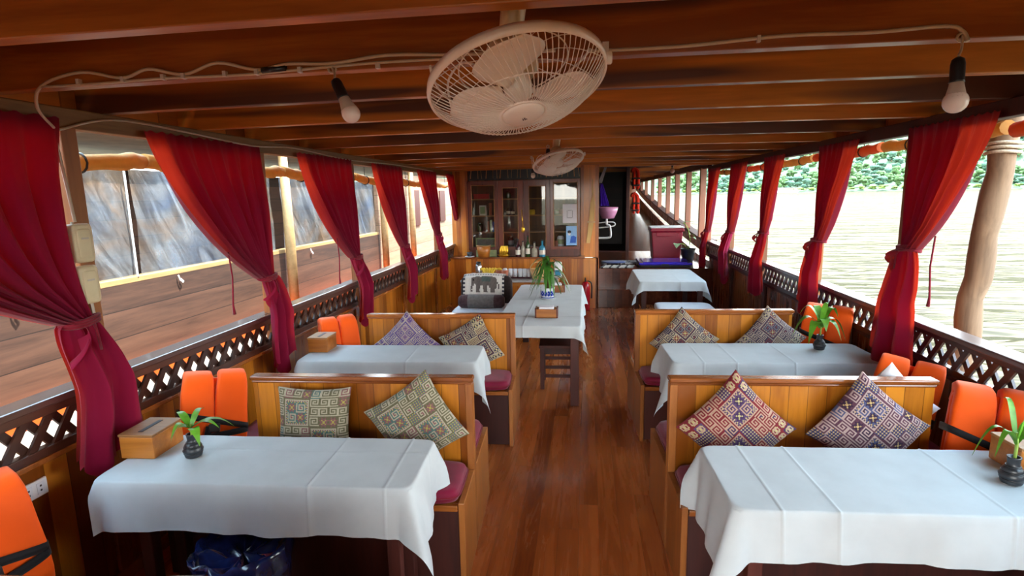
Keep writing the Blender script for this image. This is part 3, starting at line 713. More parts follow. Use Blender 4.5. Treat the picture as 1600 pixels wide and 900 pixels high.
side_table('second table on the hull side', (-0.77, 3.66, 0), -1, 1.3, 0.43, 0.32, 0.2, 0.08, [('x', 0.5)], 3, 0.17)
side_table('second table on the river side', (0.60, 3.75, 0), 1, 1.40, 0.49, 0.34, 0.2, 0.08, [('x', 0.42), ('x', 0.2), ('x', 0.8)], 4, 0.17)
# long aisle table
table('long dark dining table standing in the aisle', (-0.44, 5.9, 0), 0, -0.38, 0.38, -1.13, 1.13, ZT, [(0.34, -1.08), (-0.34, -1.08), (0.34, 1.08), (-0.34, 1.08)], None, 0.075)
tcloth('white tablecloth on the long aisle table', (-0.44, 5.9, 0), 0, ZT, drape(-0.385, 0.385, -1.135, 1.135, 0.25, 0.25, 0.115, 0.12, [('y', -0.75), ('y', 0.1), ('x', -0.12)], 5))
table('dark table under a white cloth beside the aft step', (1.12, 7.9, 0), 0.0, -0.41, 0.41, -0.6, 0.6, ZT, [(0.36, -0.54), (-0.36, -0.54), (0.36, 0.54), (-0.36, 0.54)], None, 0.06)
tcloth('white tablecloth on the table beside the aft step', (1.12, 7.9, 0), 0, ZT, drape(-0.415, 0.415, -0.605, 0.605, 0.3, 0.25, 0.13, 0.12, [('x', 0.1)], 6))

# ================================================================== STOOL
t = thing('wooden_stool', 'dark wooden stool tucked under the near end of the aisle table', 'stool', (-0.28, 5.36, 0), 0.03)
MB().box(-0.18, 0.18, -0.17, 0.17, 0.42, 0.45).build('seat', M['dark_wood'], t, bevel=0.006)
MB().box(-0.16, 0.16, -0.15, -0.13, 0.36, 0.42).box(-0.16, 0.16, 0.13, 0.15, 0.36, 0.42).box(-0.16, -0.14, -0.13, 0.13, 0.36, 0.42).box(0.14, 0.16, -0.13, 0.13, 0.36, 0.42).build('apron', M['dark_wood'], t)
for sx_ in (-1, 1):
    for sy in (-1, 1): MB().box(sx_*0.15-0.02, sx_*0.15+0.02, sy*0.14-0.02, sy*0.14+0.02, 0, 0.42).build('leg', M['dark_wood'], t, bevel=0.003)
for z, y in ((0.12, -0.14), (0.12, 0.14), (0.22, 0.14), (0.30, 0.14)):
    MB().box(-0.13, 0.13, y-0.01, y+0.01, z, z+0.03).build('rung', M['dark_wood'], t)
for x in (-0.15, 0.15):
    MB().box(x-0.01, x+0.01, -0.12, 0.12, 0.16, 0.19).build('rung', M['dark_wood'], t)

# ================================================================== PILLOWS
SPIRAL = ["#######.", "#.....#.", "#.###.#.", "#.#...#.", "#.#####.", "#.......", "########", "........"]
STAR = ["..#..#..", "..####..", "##o##o##", ".##oo##.", ".##oo##.", "##o##o##", "..####..", "..#..#.."]
CROSS = ["........", "..o##o..", ".o#..#o.", ".##oo##.", ".##oo##.", ".o#..#o.", "..o##o..", "........"]
DOTS = ["o.o.o.o.", ".a.a.a.a", "o.o.o.o.", ".a.a.a.a", "o.o.o.o.", ".a.a.a.a", "o.o.o.o.", ".a.a.a.a"]
KEY = ["########", "#......#", "#.####.#", "#.#aa#.#", "#.#a##.#", "#.#a...#", "#.######", "#......."]
def weave_fn(pal, layout, N=64):
    """pal: bg, line, accent o, accent a"""
    til = {'S': SPIRAL, 'T': STAR, 'C': CROSS, 'D': DOTS, 'K': KEY}
    nt_ = N//8
    def col(i, j):
        ti, tj = i//8, j//8
        # two large framed squares carry the bold border, the rest is small motifs
        for bx, by in ((1, 4), (4, 1)):
            x, y = i-bx*8, j-by*8
            if 0 <= x < 24 and 0 <= y < 24:
                e = min(x, y, 23-x, 23-y)
                if e == 0: return pal['bg']
                if e in (1, 2): return pal['line'] if (e == 1 or (x+y) % 2) else pal['a']
                if e == 3: return pal['bg2'] if (x+y) % 3 else pal['o']
                xx, yy = (x-4) % 8, (y-4) % 8
                p = (STAR if ((x-4)//8+(y-4)//8) % 2 else KEY)[yy][xx]
                return {'#': pal['line'] if ((x-4)//8+(y-4)//8) % 2 == 0 else pal['a'], 'o': pal['o'], 'a': pal['a'], '.': pal['bg2']}[p]
        ch = layout[(nt_-1-tj) % 6][ti % 6]
        x, y = i % 8, 7-(j % 8)
        if (ti+tj) % 2 and ch in 'SKsk': x = 7-x
        p = til[ch.upper()][y][x]
        bgc = (pal['bg'], pal['bg2'], pal['bg'], pal['a'])[(ti*2+tj*3) % 4] if ch.islower() else pal['bg']
        if ch == 'D' and p == '.': return pal['bg2']
        if ch in 'Tt' and p == '#': return pal['a']
        return {'#': pal['line'], 'o': pal['o'], 'a': pal['a'], '.': bgc}[p]
    return col
def pillow(label, c, size, rot_img, pal, layout, lean=0.28, T=0.058, rz=BR, mat='weave', name='patterned_pillow', cat='pillow', grp='woven throw pillows'):
    """square pillow whose face looks towards -y, turned rot_img about the face normal"""
    N = 64; a = size/2
    R3 = Matrix.Rotation(rz, 3, 'Z') @ Matrix.Rotation(-lean, 3, 'X') @ Matrix.Rotation(rot_img, 3, 'Y')
    o = thing(name, label, cat, c, 0, grp)
    col = weave_fn(pal, layout, N) if pal else None
    for side, nm in ((-1, 'front_cover'), (1, 'back_cover')):
        m = MB()
        def fn(i, j):
            u, v = 2*i/N-1, 2*j/N-1
            h = (max(0, 1-u**4)*max(0, 1-v**4))**0.55
            x = a*u*(1-0.09*(1-v*v)*u*u); z = a*v*(1-0.09*(1-u*u)*v*v)
            y = side*T*h*(1-0.25*(u*u+v*v)/2)+0.004*mn.noise(Vector((u*3, v*3, size*9+c[0])))
            return R3 @ Vector((x, y, z))
        m.grid(fn, N, N, True, col if pal else None); m.build(nm, M[mat], o)
    return o
PG = dict(bg=c8(104,100,76), bg2=c8(84,112,108), line=c8(172,164,142), o=c8(168,156,84), a=c8(132,92,92))
PRd = dict(bg=c8(122,40,48), bg2=c8(92,70,104), line=c8(182,148,128), o=c8(190,178,126), a=c8(70,50,84))
PPu = dict(bg=c8(92,58,72), bg2=c8(80,84,116), line=c8(176,152,146), o=c8(196,164,112), a=c8(60,42,62))
PVi = dict(bg=c8(182,168,158), bg2=c8(176,160,152), line=c8(92,80,136), o=c8(110,80,122), a=c8(150,126,150))
PBk = dict(bg=c8(172,158,134), bg2=c8(128,120,116), line=c8(52,46,70), o=c8(190,176,120), a=c8(124,66,60))
PBg = dict(bg=c8(166,150,136), bg2=c8(118,112,120), line=c8(70,62,82), o=c8(186,176,132), a=c8(120,66,66))
LA = ['SsSTsS', 'sTSsSs', 'SSKDSS', 'TsDKsT', 'sSSsTS', 'SsTSsS']
LB = ['KDSSsT', 'DKSTSs', 'SSsSKD', 'TsSSDK', 'sSTsSS', 'SsSSTs']
LC = ['CcDSSK', 'cCDSKS', 'DDTtSS', 'SKtTDD', 'KSSsCc', 'SSsScC']
pillow('greenish patterned pillow propped square on the near bench, hull side', (-1.41, 2.565, 0.735), 0.40, 0.0, PG, LA, 0.18)
pillow('greenish patterned pillow standing on its corner on the near bench, hull side', (-0.865, 2.59, 0.755), 0.40, -0.60, PG, LB, 0.15)
pillow('dark red patterned pillow with yellow flowers on the near bench, river side', (0.735, 2.69, 0.745), 0.41, 0.785, PRd, LC, 0.15)
pillow('purple patterned pillow with spiral squares beside the orange life jacket, river side', (1.355, 2.72, 0.745), 0.41, 0.70, PPu, LB, 0.15)
pillow('pale pillow with violet key pattern on the far bench, hull side', (-1.42, 4.125, 0.735), 0.39, 0.785, PVi, LC, 0.15)
pillow('beige pillow with dark scattered motifs at the aisle end of the far bench, hull side', (-0.90, 4.15, 0.725), 0.39, -0.53, PBk, LC, 0.15)
pillow('beige patterned pillow at the aisle end of the far bench, river side', (0.77, 4.365, 0.735), 0.39, 0.72, PBk, LB, 0.15)
pillow('grey-beige patterned pillow near the plant on the far bench, river side', (1.43, 4.40, 0.745), 0.39, 0.70, PBg, LC, 0.15)
pillow('plain white pillow peeking over the near bench, river side', (1.56, 2.97, 0.755), 0.38, 0.75, None, None, -0.1, mat='white_cloth', name='white_pillow', grp=None)
pillow('patterned pillow corner at the lower left edge beside the life jacket', (-1.80, 1.19, 0.725), 0.38, 0.12, PBg, LC, -0.2)
pillow('patterned pillow corner at the bottom edge below the blue bin bag', (-1.16, 1.22, 0.725), 0.38, -0.1, PBk, LA, -0.2)

# ================================================================== CURTAINS
def curtain(label, x, s, yp, W0, zt, zb, side, seed, spread=0.30, ztop=2.27, p=1.9, lowshift=0.0, cord=None, inset=0.0, lay=0.86, lead=0.0):
    rnd = random.Random(seed); ph = rnd.uniform(0, 6); t = thing('curtain', label, 'curtain', (x, yp, zb), 0, 'red curtains on the %s side' % side)
    nu, nv = 84, 46; n = 7.0; xi = x+0.058*s
    WT = 0.15
    def upper(i, j):
        u = i/nu; q = j/nv
        W = W0*(1-q**p)+WT*q**p
        y = yp-0.045-0.01*q-inset*math.sin(PI*q**1.3)*(1-u)-W*u+lead*(1-q)**0.7
        amp = 0.010+0.016*q+0.012*math.sin(PI*q)
        fold = math.sin(2*PI*n*u+ph+0.6*math.sin(3*u+q*2))+0.35*math.sin(2*PI*n*2.3*u+ph*2)
        xx = xi+s*(amp*fold*min(1, 0.35+q*1.5)+0.05*math.sin(PI*q)*u)
        z = ztop-(ztop-zt)*q-0.035*math.sin(PI*q)*u*0.6+0.02*u*q*(1-q)
        if q < 0.03: z += 0.006*math.sin(2*PI*n*2*u)
        # rolled free edge near the tie
        if q > 0.8: xx += s*0.03*math.sin(PI*u)*(q-0.8)/0.2
        return (xx, y, z)
    m = MB(); m.grid(upper, nu, nv)
    m.build('upper_drape', M['curtain'], t, True)
    def back(i, j):
        u = i/40*lay; q = j/nv; a = upper(u*nu, j)
        return (a[0]-s*(0.016+0.006*math.sin(9*u+q*3)), a[1]-0.004, a[2]-0.004)
    m = MB(); m.grid(back, 40, nv); m.build('light_block_layer', M['curtain'], t, True)  # second layer added behind the drape to cut light coming through
    nl = 34
    def lower(i, j):
        u = i/nu; q = j/nl
        W = WT+(spread-WT)*(q**0.42)
        y = yp-0.03-WT/2+(0.5-u)*W+lowshift*q+0.02*math.sin(5*q+ph)
        tri = lambda a: math.asin(0.97*math.sin(a))*2/PI
        fold = tri(2*PI*2.1*u+ph+1.2*q)+0.5*tri(2*PI*4.3*u+2*ph-2.0*q)*(1-0.6*q)+0.25*mn.noise(Vector((u*4, q*5, ph)))
        amp = 0.030+0.012*q
        hem = zb+0.07*tri(2.3*u*PI+ph)*0.6+0.12*abs(u-0.45)+0.03*tri(u*17+ph)
        z = zt-(zt-hem)*q
        xx = xi+s*(amp*fold*(0.8+0.2*q)+0.02+0.07*min(1, q*2.2))
        return (xx, y, z)
    m = MB(); m.grid(lower, nu, nl); m.build('lower_drape', M['curtain'], t, True)
    def ruffle(i, j):
        u = i/30; q = j/12; yy = yp-0.03-WT*0.5-(0.5-u)*0.05*(1-q)+side_r*(0.03+0.11*q)*(0.4+0.6*u)
        return (xi+s*(0.055+0.045*math.sin(PI*q)+0.018*math.sin(u*9+ph)*q), yy, zt-0.01-0.17*q*(0.75+0.35*math.sin(u*2.6+ph))-0.03*q*math.sin(u*7+ph))
    side_r = -1 if s > 0 else 1
    m = MB(); m.grid(ruffle, 30, 12); m.build('ruffle', M['curtain'], t, True)
    def back2(i, j):
        a = lower(nu*(0.04+0.92*i/60), j); return (a[0]-s*0.02, a[1], a[2]+0.03*(j/nl))
    m = MB(); m.grid(back2, 60, nl); m.build('light_block_layer', M['curtain'], t, True)  # extra layer added to darken the lower drape against outside light
    m = MB(); c = Vector((xi+0.008*s, yp-0.03-WT/2, zt))
    for dz in (-0.012, 0.0, 0.012):
        m.tube([c+Vector((0.055*math.cos(q), (WT/2+0.012)*math.sin(q), dz+0.006*math.sin(2*q))) for q in [2*PI*k/24 for k in range(24)]], 0.008, 6, True)
    m.tube([c+Vector((0.05*s, 0.02, 0)), c+Vector((0.07*s, 0.01, -0.05)), c+Vector((0.06*s, 0.03, -0.14))], 0.006, 5)
    m.build('tie_band', M['cord_red'], t, True)
    if cord:
        yc_, zc_ = cord
        m = MB(); m.tube([(xi+0.03*s, yc_, zc_), (xi+0.035*s, yc_+0.01, zc_-0.18), (xi+0.03*s, yc_-0.005, zc_-0.36), (xi+0.03*s, yc_, zc_-0.42)], [0.005, 0.005, 0.006, 0.011], 6)
        m.build('hanging_cord', M['cord_red'], t, True)
cl = [(2.25, 1.20, 1.38, 0.70, 0.36, None), (3.74, 1.03, 1.36, 0.68, 0.26, (3.20, 1.60)), (5.30, 1.05, 1.33, 0.66, 0.27, (4.75, 1.55)), (6.80, 1.0, 1.30, 0.60, 0.28, None), (8.40, 0.98, 1.33, 0.62, 0.28, None), (9.86, 0.9, 1.36, 0.75, 0.28, None)]
for i, (yp, W0, zt, zb, sp, cd) in enumerate(cl):
    lab = 'red curtain tied to the %s post on the hull side' % ['nearest', 'second', 'third', 'fourth', 'fifth', 'farthest'][i]
    if i == 0: lab = 'red curtain at the left edge, tied beside the cream power boxes'
    curtain(lab, XL, 1, yp, W0, zt, zb, 'hull', 20+i, sp, 2.27, 1.9, 0.0, cd, 0.05 if i == 0 else 0.0)
cr = [(3.95, 0.80, 1.52, 0.74, 0.50, (3.50, 1.62)), (5.33, 0.74, 1.46, 0.80, 0.42, None), (6.88, 0.70, 1.42, 0.68, 0.40, None), (8.38, 0.85, 1.33, 0.62, 0.40, None), (9.86, 0.9, 1.25, 0.60, 0.4, None)]
for i, (yp, W0, zt, zb, sp, cd) in enumerate(cr):
    lab = 'red curtain tied back on the river side, %s' % ['nearest the camera beside the leaning pole', 'second from the camera', 'third from the camera', 'fourth from the camera', 'farthest, beside the aft walkway posts'][i]
    curtain(lab, XR, -1, yp-0.05, W0, zt, zb, 'river', 40+i, sp, 2.27, 2.0, -0.02, cd, 0.0, 0.66, 0.085)
# ================================================================== CABLES, ADAPTERS, BULBS
YF = 1.888
def rnd_path(pts, k=6):
    P = [Vector(p) for p in pts]; out = []
    for i in range(len(P)-1):
        a, b, c, d = P[max(i-1, 0)], P[i], P[i+1], P[min(i+2, len(P)-1)]
        for q in range(k):
            u = q/k; out.append(0.5*((2*b)+(c-a)*u+(2*a-5*b+4*c-d)*u*u+(3*b-a-3*c+d)*u**3))
    out.append(P[-1]); return out
t = thing('electric_cable', 'white cables sagging along the second beam, left of the fan', 'cable', (-1.2, YF, 2.34))
z0 = 2.345
m = MB()
m.tube(rnd_path([(-2.22, 2.12, 2.22), (-2.1, 1.95, 2.27), (-2.0, YF, 2.335), (-1.82, YF-0.01, 2.372), (-1.66, YF-0.005, 2.346), (-1.55, YF-0.01, 2.37), (-1.42, YF, 2.348), (-1.28, YF-0.01, 2.378), (-1.14, YF, 2.35), (-1.02, YF-0.008, 2.362), (-0.86, YF, 2.358), (-0.66, YF-0.01, 2.372), (-0.42, YF, 2.364), (-0.1, YF, 2.36)]), 0.006, 6)
m.build('upper_strand', M['cable'], t, True)
m = MB(); m.tube(rnd_path([(-2.0, YF, 2.33), (-1.75, YF, 2.332), (-1.5, YF, 2.338), (-1.2, YF, 2.336), (-0.95, YF, 2.344), (-0.7, YF, 2.352), (-0.4, YF, 2.352)]), 0.005, 6); m.build('lower_strand', M['cable'], t, True)
for x in (-1.84, -1.66, -1.5, -1.42, -1.26, -1.14, -0.98, -0.7): MB().box(x-0.006, x+0.006, YF-0.012, YF+0.006, 2.332, 2.35).build('cable_clip', M['white'], t, True)
m = MB().tube([(-1.12, YF-0.002, 2.346), (-1.03, YF-0.002, 2.350)], 0.011, 8); m.build('tape_wrap', M['black'], t, True)
t = thing('electric_cable', 'single white cable along the second beam, right of the fan', 'cable', (0.6, YF, 2.34))
MB().tube(rnd_path([(0.0, YF, 2.352), (0.3, YF, 2.352), (0.6, YF, 2.366), (0.85, YF, 2.362), (1.05, YF, 2.368), (1.10, YF, 2.35), (1.11, YF-0.01, 2.32)]), 0.006, 6).build('strand', M['cable'], t, True)
MB().box(0.05, 0.07, YF-0.014, YF+0.004, 2.335, 2.375).build('cable_clip', M['white'], t, True); MB().box(0.52, 0.53, YF-0.01, YF+0.004, 2.35, 2.37).build('cable_clip', M['white'], t, True)
t = thing('electric_cable', 'thin cable clipped along the left header beam', 'cable', (XL+0.05, 4, 2.3))
MB().tube(rnd_path([(XL+0.045, 2.2, 2.22), (XL+0.05, 2.5, 2.30), (XL+0.05, 3.0, 2.295), (XL+0.06, 3.6, 2.27), (XL+0.05, 4.2, 2.30), (XL+0.05, 5.2, 2.27), (XL+0.05, 6.5, 2.29), (XL+0.05, 8.2, 2.28)]), 0.006, 6).build('strand', M['cable'], t, True)
t = thing('electric_cable', 'white cable running down the nearest left post to the power boxes', 'cable', (XL+0.05, 2.22, 1.3))
MB().tube(rnd_path([(XL+0.05, 2.17, 2.24), (XL+0.045, 2.2, 2.0), (XL+0.045, 2.215, 1.82)]), 0.007, 6).tube(rnd_path([(XL+0.045, 2.20, 1.82), (XL+0.05, 2.175, 1.7), (XL+0.05, 2.18, 1.55), (XL+0.05, 2.22, 1.47), (XL+0.045, 2.24, 1.44), (XL+0.045, 2.25, 1.25)]), 0.006, 6).build('strand', M['cable'], t, True)
def adapter(z, label):
    t = thing('power_box', label, 'power box', (XL+0.037, 2.212, z), 0, 'cream power boxes on the post')
    m = MB(); m.puff((0.022, 0.0, 0), 0.024, 0.052, 0.088, 0.25, 0.3, 24, 12); m.build('casing', M['cream'], t)
    m = MB(); m.puff((0.044, 0.0, 0), 0.006, 0.036, 0.066, 0.3, 0.4, 24, 8); m.build('face_plate', M['cream'], t)
    MB().box(0.0475, 0.052, -0.018, 0.018, 0.018, 0.026).build('grip_slot', M['bulb_base'], t)
adapter(1.725, 'cream rounded power box on the nearest left post, upper of two')
adapter(1.535, 'cream rounded power box on the nearest left post, lower of two')
def bulb(name_label, top, tip, r=0.031, cord_to=None, group='hanging light bulbs'):
    top = Vector(top); tip = Vector(tip); ax = (tip-top).normalized(); Q = ax.to_track_quat('Z', 'Y').to_matrix()
    L = (tip-top).length; t = thing('light_bulb', name_label, 'light bulb', top, 0, group)
    m = MB().lathe([(0.008, 0), (0.016, 0.006), (0.019, 0.02), (0.019, L*0.42), (0.020, L*0.45)], (0,0,0), 16, Q); m.build('socket', M['black'], t)
    m = MB().lathe([(0.017, L*0.42), (0.019, L*0.5), (0.0255, L*0.68), (r*0.93, L*0.72)], (0,0,0), 16, Q); m.build('bulb_base', M['bulb_base'], t)
    m = MB().puff(Q @ Vector((0,0,L-r)), r, r, r, 1, 1, 18, 12); m.build('globe', M['bulb'], t)
    if cord_to is not None:
        d = Vector(cord_to)-top; m = MB(); m.tube(rnd_path([(0,0,0.004), d*0.4+Vector((0.004, 0, 0)), d]), 0.004, 6)
        m.tube([d+Vector((0.014*math.cos(q), 0, 0.012*math.sin(q)-0.006)) for q in [2*PI*k/12 for k in range(12)]], 0.004, 5, True); m.build('cord', M['cable'], t)
    return t
bulb('white bulb hanging tilted left of the big fan', (-0.845, 1.86, 2.30), (-0.775, 1.84, 2.155), 0.031, (-0.865, YF, 2.345))
bulb('white bulb hanging near the right edge above the nearest river curtain', (1.085, 1.87, 2.275), (1.085, 1.86, 2.115), 0.033, (1.10, YF, 2.34))
bulb('white bulb hanging in front of the small far fan', (-0.335, 4.98, 2.30), (-0.335, 4.98, 2.135), 0.04, (-0.335, 5.0, 2.325))
bulb('tiny white bulb hanging before the glass cabinet', (-0.62, 6.5, 2.2), (-0.61, 6.5, 2.09), 0.026, (-0.61, 6.3, 2.32))
bulb('small bulb in a black socket over the aft walkway', (1.47, 9.98, 2.42), (1.47, 9.98, 2.22), 0.04, (1.47, 10.0, 2.49))
# ================================================================== FANS
def fan(label, c, D, tilt_fwd, tilt_side, ztop):
    t = thing('ceiling_fan', label, 'fan', c, 0)
    # local axis: -z is the blowing direction, tilt so that it faces the camera
    Q = Matrix.Rotation(tilt_side, 3, 'Y') @ Matrix.Rotation(-tilt_fwd, 3, 'X')
    R_ = D/2; V = lambda x, y, z: Q @ Vector((x, y, z)); cir = lambda r, z, n=64: [V(r*math.cos(2*PI*k/n), r*math.sin(2*PI*k/n), z) for k in range(n)]
    m = MB(); b = []
    for k in range(72):
        pass
    m.lathe([(R_-0.006, -0.013), (R_, -0.013), (R_+0.003, 0), (R_, 0.013), (R_-0.006, 0.013), (R_-0.006, -0.013)], (0,0,0), 72, Q, False); m.build('rim', M['fan'], t)
    dep = 0.085*D/0.47
    fr = lambda u: (0.055*D/0.47+(R_-0.055*D/0.47)*u, -dep*(1-u**2.6)*1.0)
    m = MB(); nw = 84
    for k in range(nw):
        a = 2*PI*k/nw; tw = 0.5
        P = []
        for i in range(9):
            u = i/8; r, z = fr(u); aa = a+tw*(1-u)*0.6
            P.append(V(r*math.cos(aa), r*math.sin(aa), z))
        m.tube(P, 0.0013, 4, False, False)
    for u in (0.55,): r, z = fr(u); m.tube(cir(r, z+0.002), 0.0018, 5, True)
    r, z = fr(0.03); m.tube(cir(r, z), 0.004, 6, True)
    m.build('front_cage', M['wire'], t)
    m = MB(); nw = 14
    for k in range(nw):
        a = 2*PI*k/nw
        m.tube([V((0.07+(R_-0.07)*u)*math.cos(a), (0.07+(R_-0.07)*u)*math.sin(a), 0.07*(1-u**2.4)) for u in [i/6 for i in range(7)]], 0.0013, 4, False, False)
    m.tube(cir(R_*0.62, 0.055), 0.002, 5, True); m.build('rear_cage', M['wire'], t)
    m = MB().lathe([(0.0, -dep-0.014), (0.03, -dep-0.013), (0.048, -dep-0.008), (0.055, -dep-0.001), (0.055, -dep+0.004), (0.0, -dep+0.004)], (0,0,0), 32, Q, False); m.build('badge', M['fan'], t)
    bd = t.children[-1]
    m = MB(); 
    for k, (x, y, w_, h_) in enumerate([(-0.004, 0.004, 0.003, 0.009), (0.001, 0.003, 0.003, 0.012), (0.005, 0.005, 0.0025, 0.007), (-0.001, -0.004, 0.008, 0.002)]):
        b = m.pts([V(x-w_/2, y-h_/2, -dep-0.0147), V(x+w_/2, y-h_/2, -dep-0.0147), V(x+w_/2, y+h_/2, -dep-0.0147), V(x-w_/2, y+h_/2, -dep-0.0147)]); m.face((b, b+1, b+2, b+3))
    m.build('logo_mark', M['dark_ink'], bd)
    for kb in range(3):
        a0 = 2*PI*kb/3+0.55
        m = MB()
        def bl(i, j, a0=a0):
            u = i/12; v = j/10-0.5; r = 0.045+(R_*0.90-0.045)*u
            w_ = (0.55+0.35*math.sin(PI*min(1, u*1.05))) * (1-0.55*max(0, u-0.8)/0.2*abs(v)*1.5)
            a = a0+v*w_*1.55*(0.6+0.5*u)/(0.5+0.7*u)
            return V(r*math.cos(a), r*math.sin(a), -0.01+0.03*v*(1.2-0.5*u)+0.006*math.sin(PI*u))
        m.grid(bl, 12, 10); o = m.build('blade', M['fan'], t)
        sd = o.modifiers.new('thick', 'SOLIDIFY'); sd.thickness = 0.002
    m = MB().lathe([(0.0, -0.042), (0.02, -0.042), (0.034, -0.032), (0.038, -0.01), (0.038, 0.012), (0, 0.012)], (0,0,0), 28, Q, False); m.build('hub', M['fan'], t)
    m = MB().lathe([(0.0, 0.02), (0.05, 0.02), (0.066, 0.04), (0.066, 0.10), (0.05, 0.125), (0, 0.13)], (0,0,0), 28, Q, False); m.build('motor_housing', M['cream'], t)
    hz_ = ztop-c[2]
    top = V(0, 0, 0.11)
    m = MB(); m.tube([top, top*0.5+Vector((0, 0.03, hz_*0.5)), Vector((0.0, 0.035, hz_-0.03))], [0.03, 0.034, 0.04], 14); m.build('neck', M['cream'], t)
    m = MB().box(-0.055, 0.065, -0.03, 0.09, hz_-0.05, hz_); m.build('ceiling_mount', M['cream'], t, bevel=0.01)
    m = MB(); m.tube([V(R_*0.92*math.cos(q), R_*0.92*math.sin(q), 0.065+0.02*math.sin(q*2)) for q in [PI*0.1+PI*1.0*k/24 for k in range(25)]], 0.0035, 6)
    m.tube(rnd_path([V(-R_*0.86, 0.08, 0.02), V(-R_*0.84, 0.07, 0.10), V(-R_*0.62, 0.03, 0.12), V(-R_*0.45, 0.0, 0.09)]), 0.0035, 6); m.build('guard_loop', M['wire'], t)
    m = MB().puff(V(R_+0.008, 0.0, 0), 0.008, 0.008, 0.016, 0.5, 0.5, 10, 8); m.build('latch', M['fan'], t)
    return t
fan('large cream caged fan hanging from the beams in front', (-0.18, 1.50, 2.188), 0.47, 0.30, -0.22, 2.50)
fan('small-looking cream caged fan hanging farther back before the cabinet', (-0.245, 5.0, 2.185), 0.46, 0.30, -0.26, 2.50)

# ================================================================== SMALL THINGS ON TABLES
def leaf_strip(m, base, ang, L, wdt, rise, droop, n=9, fold=0.12, zmin=-9.0):
    base = Vector(base); d = Vector((math.cos(ang), math.sin(ang), 0)); sd = Vector((-math.sin(ang), math.cos(ang), 0))
    P = []
    for i in range(n+1):
        u = i/n; p = base+d*(L*(u-0.12*u*u))+Vector((0, 0, rise*math.sin(min(1, u*1.25)*PI/2)-droop*u*u)); p.z = max(p.z, zmin+0.01*u)
        w_ = wdt*0.5*(math.sin(PI*(0.06+0.94*u)**0.75))*(1-0.0*u)+0.0008
        P += [p-sd*w_+Vector((0,0,fold*w_)), p-Vector((0,0,fold*w_*0.3)), p+sd*w_+Vector((0,0,fold*w_))]
    b = m.pts(P)
    for i in range(n):
        for k in range(2): m.face((b+3*i+k, b+3*i+k+1, b+3*i+4+k, b+3*i+3+k), True)
def vase(label, c):
    t = thing('bud_vase', label, 'vase', c, 0, 'black bud vases')
    prof = [(0.026, 0), (0.034, 0.004), (0.037, 0.012), (0.033, 0.019), (0.040, 0.026), (0.043, 0.036), (0.036, 0.046), (0.034, 0.050), (0.036, 0.056), (0.030, 0.066), (0.022, 0.072), (0.020, 0.085), (0.022, 0.104), (0.024, 0.110), (0.019, 0.110), (0.016, 0.085)]
    MB().lathe(prof, (0,0,0), 24).build('body', M['vase'], t)
    m = MB()
    for z, r in ((0.022, 0.037), (0.050, 0.0355), (0.072, 0.0235)): m.tube([(r*math.cos(q), r*math.sin(q), z) for q in [2*PI*k/24 for k in range(24)]], 0.003, 5, True)
    m.build('ring_band', M['black'], t)
def sprig(label, c, leaves, stem_h, mat, grp='green sprigs in vases'):
    t = thing('plant_sprig', label, 'plant', c, 0, grp)
    m = MB(); m.tube([(0,0,-0.05), (0.003, 0, stem_h*0.5), (0, 0.002, stem_h)], [0.006, 0.006, 0.004], 7); m.build('stem', M['stem'], t)
    m = MB()
    for (a, L, w_, rise, droop, z) in leaves: leaf_strip(m, (0, 0, z), a, L, w_, rise, droop)
    m.build('leaves', mat, t)
vase('black ribbed vase on the front table, hull side', (-1.775, 2.14, ZT+0.002))
sprig('broad-leaved green sprig in the vase on the front table, hull side', (-1.775, 2.14, ZT+0.11), [(2.7, 0.13, 0.034, 0.07, 0.02, 0.03), (0.1, 0.15, 0.036, 0.06, 0.06, 0.03), (-0.6, 0.11, 0.045, 0.05, 0.10, 0.02), (3.5, 0.10, 0.042, 0.04, 0.10, 0.03), (1.6, 0.12, 0.03, 0.08, 0.03, 0.03), (-2.0, 0.10, 0.035, 0.07, 0.09, 0.03), (0.6, 0.2, 0.03, 0.06, 0.09, 0.03)], 0.05, M['leaf'])
vase('black ribbed vase on the second table, river side', (1.68, 4.13, ZT+0.002))
sprig('tall green sprig with drooping leaves in the vase on the second table', (1.68, 4.13, ZT+0.11), [(PI, 0.22, 0.06, 0.16, 0.24, 0.06), (-2.4, 0.18, 0.07, 0.12, 0.22, 0.06), (0, 0.2, 0.06, 0.12, 0.24, 0.08), (-0.7, 0.16, 0.07, 0.12, 0.20, 0.06), (-1.6, 0.12, 0.08, 0.14, 0.14, 0.05), (1.6, 0.16, 0.05, 0.16, 0.08, 0.08), (0.4, 0.17, 0.055, 0.18, 0.14, 0.08), (2.6, 0.17, 0.05, 0.20, 0.16, 0.08), (-1.2, 0.06, 0.05, 0.2, 0.02, 0.06)], 0.12, M['leaf'])
vase('dark ribbed vase on the front table, river side', (1.65, 2.235, ZT+0.002))
sprig('thin arching green leaves in the vase on the front table, river side', (1.65, 2.235, ZT+0.11), [(PI, 0.17, 0.018, 0.15, 0.20, 0.05), (-2.7, 0.13, 0.024, 0.13, 0.16, 0.05), (0.1, 0.16, 0.024, 0.15, 0.08, 0.05), (1.5, 0.12, 0.02, 0.18, 0.03, 0.05), (-1.0, 0.05, 0.02, 0.18, 0.02, 0.05), (0.6, 0.14, 0.026, 0.12, 0.10, 0.05)], 0.10, M['leaf'])
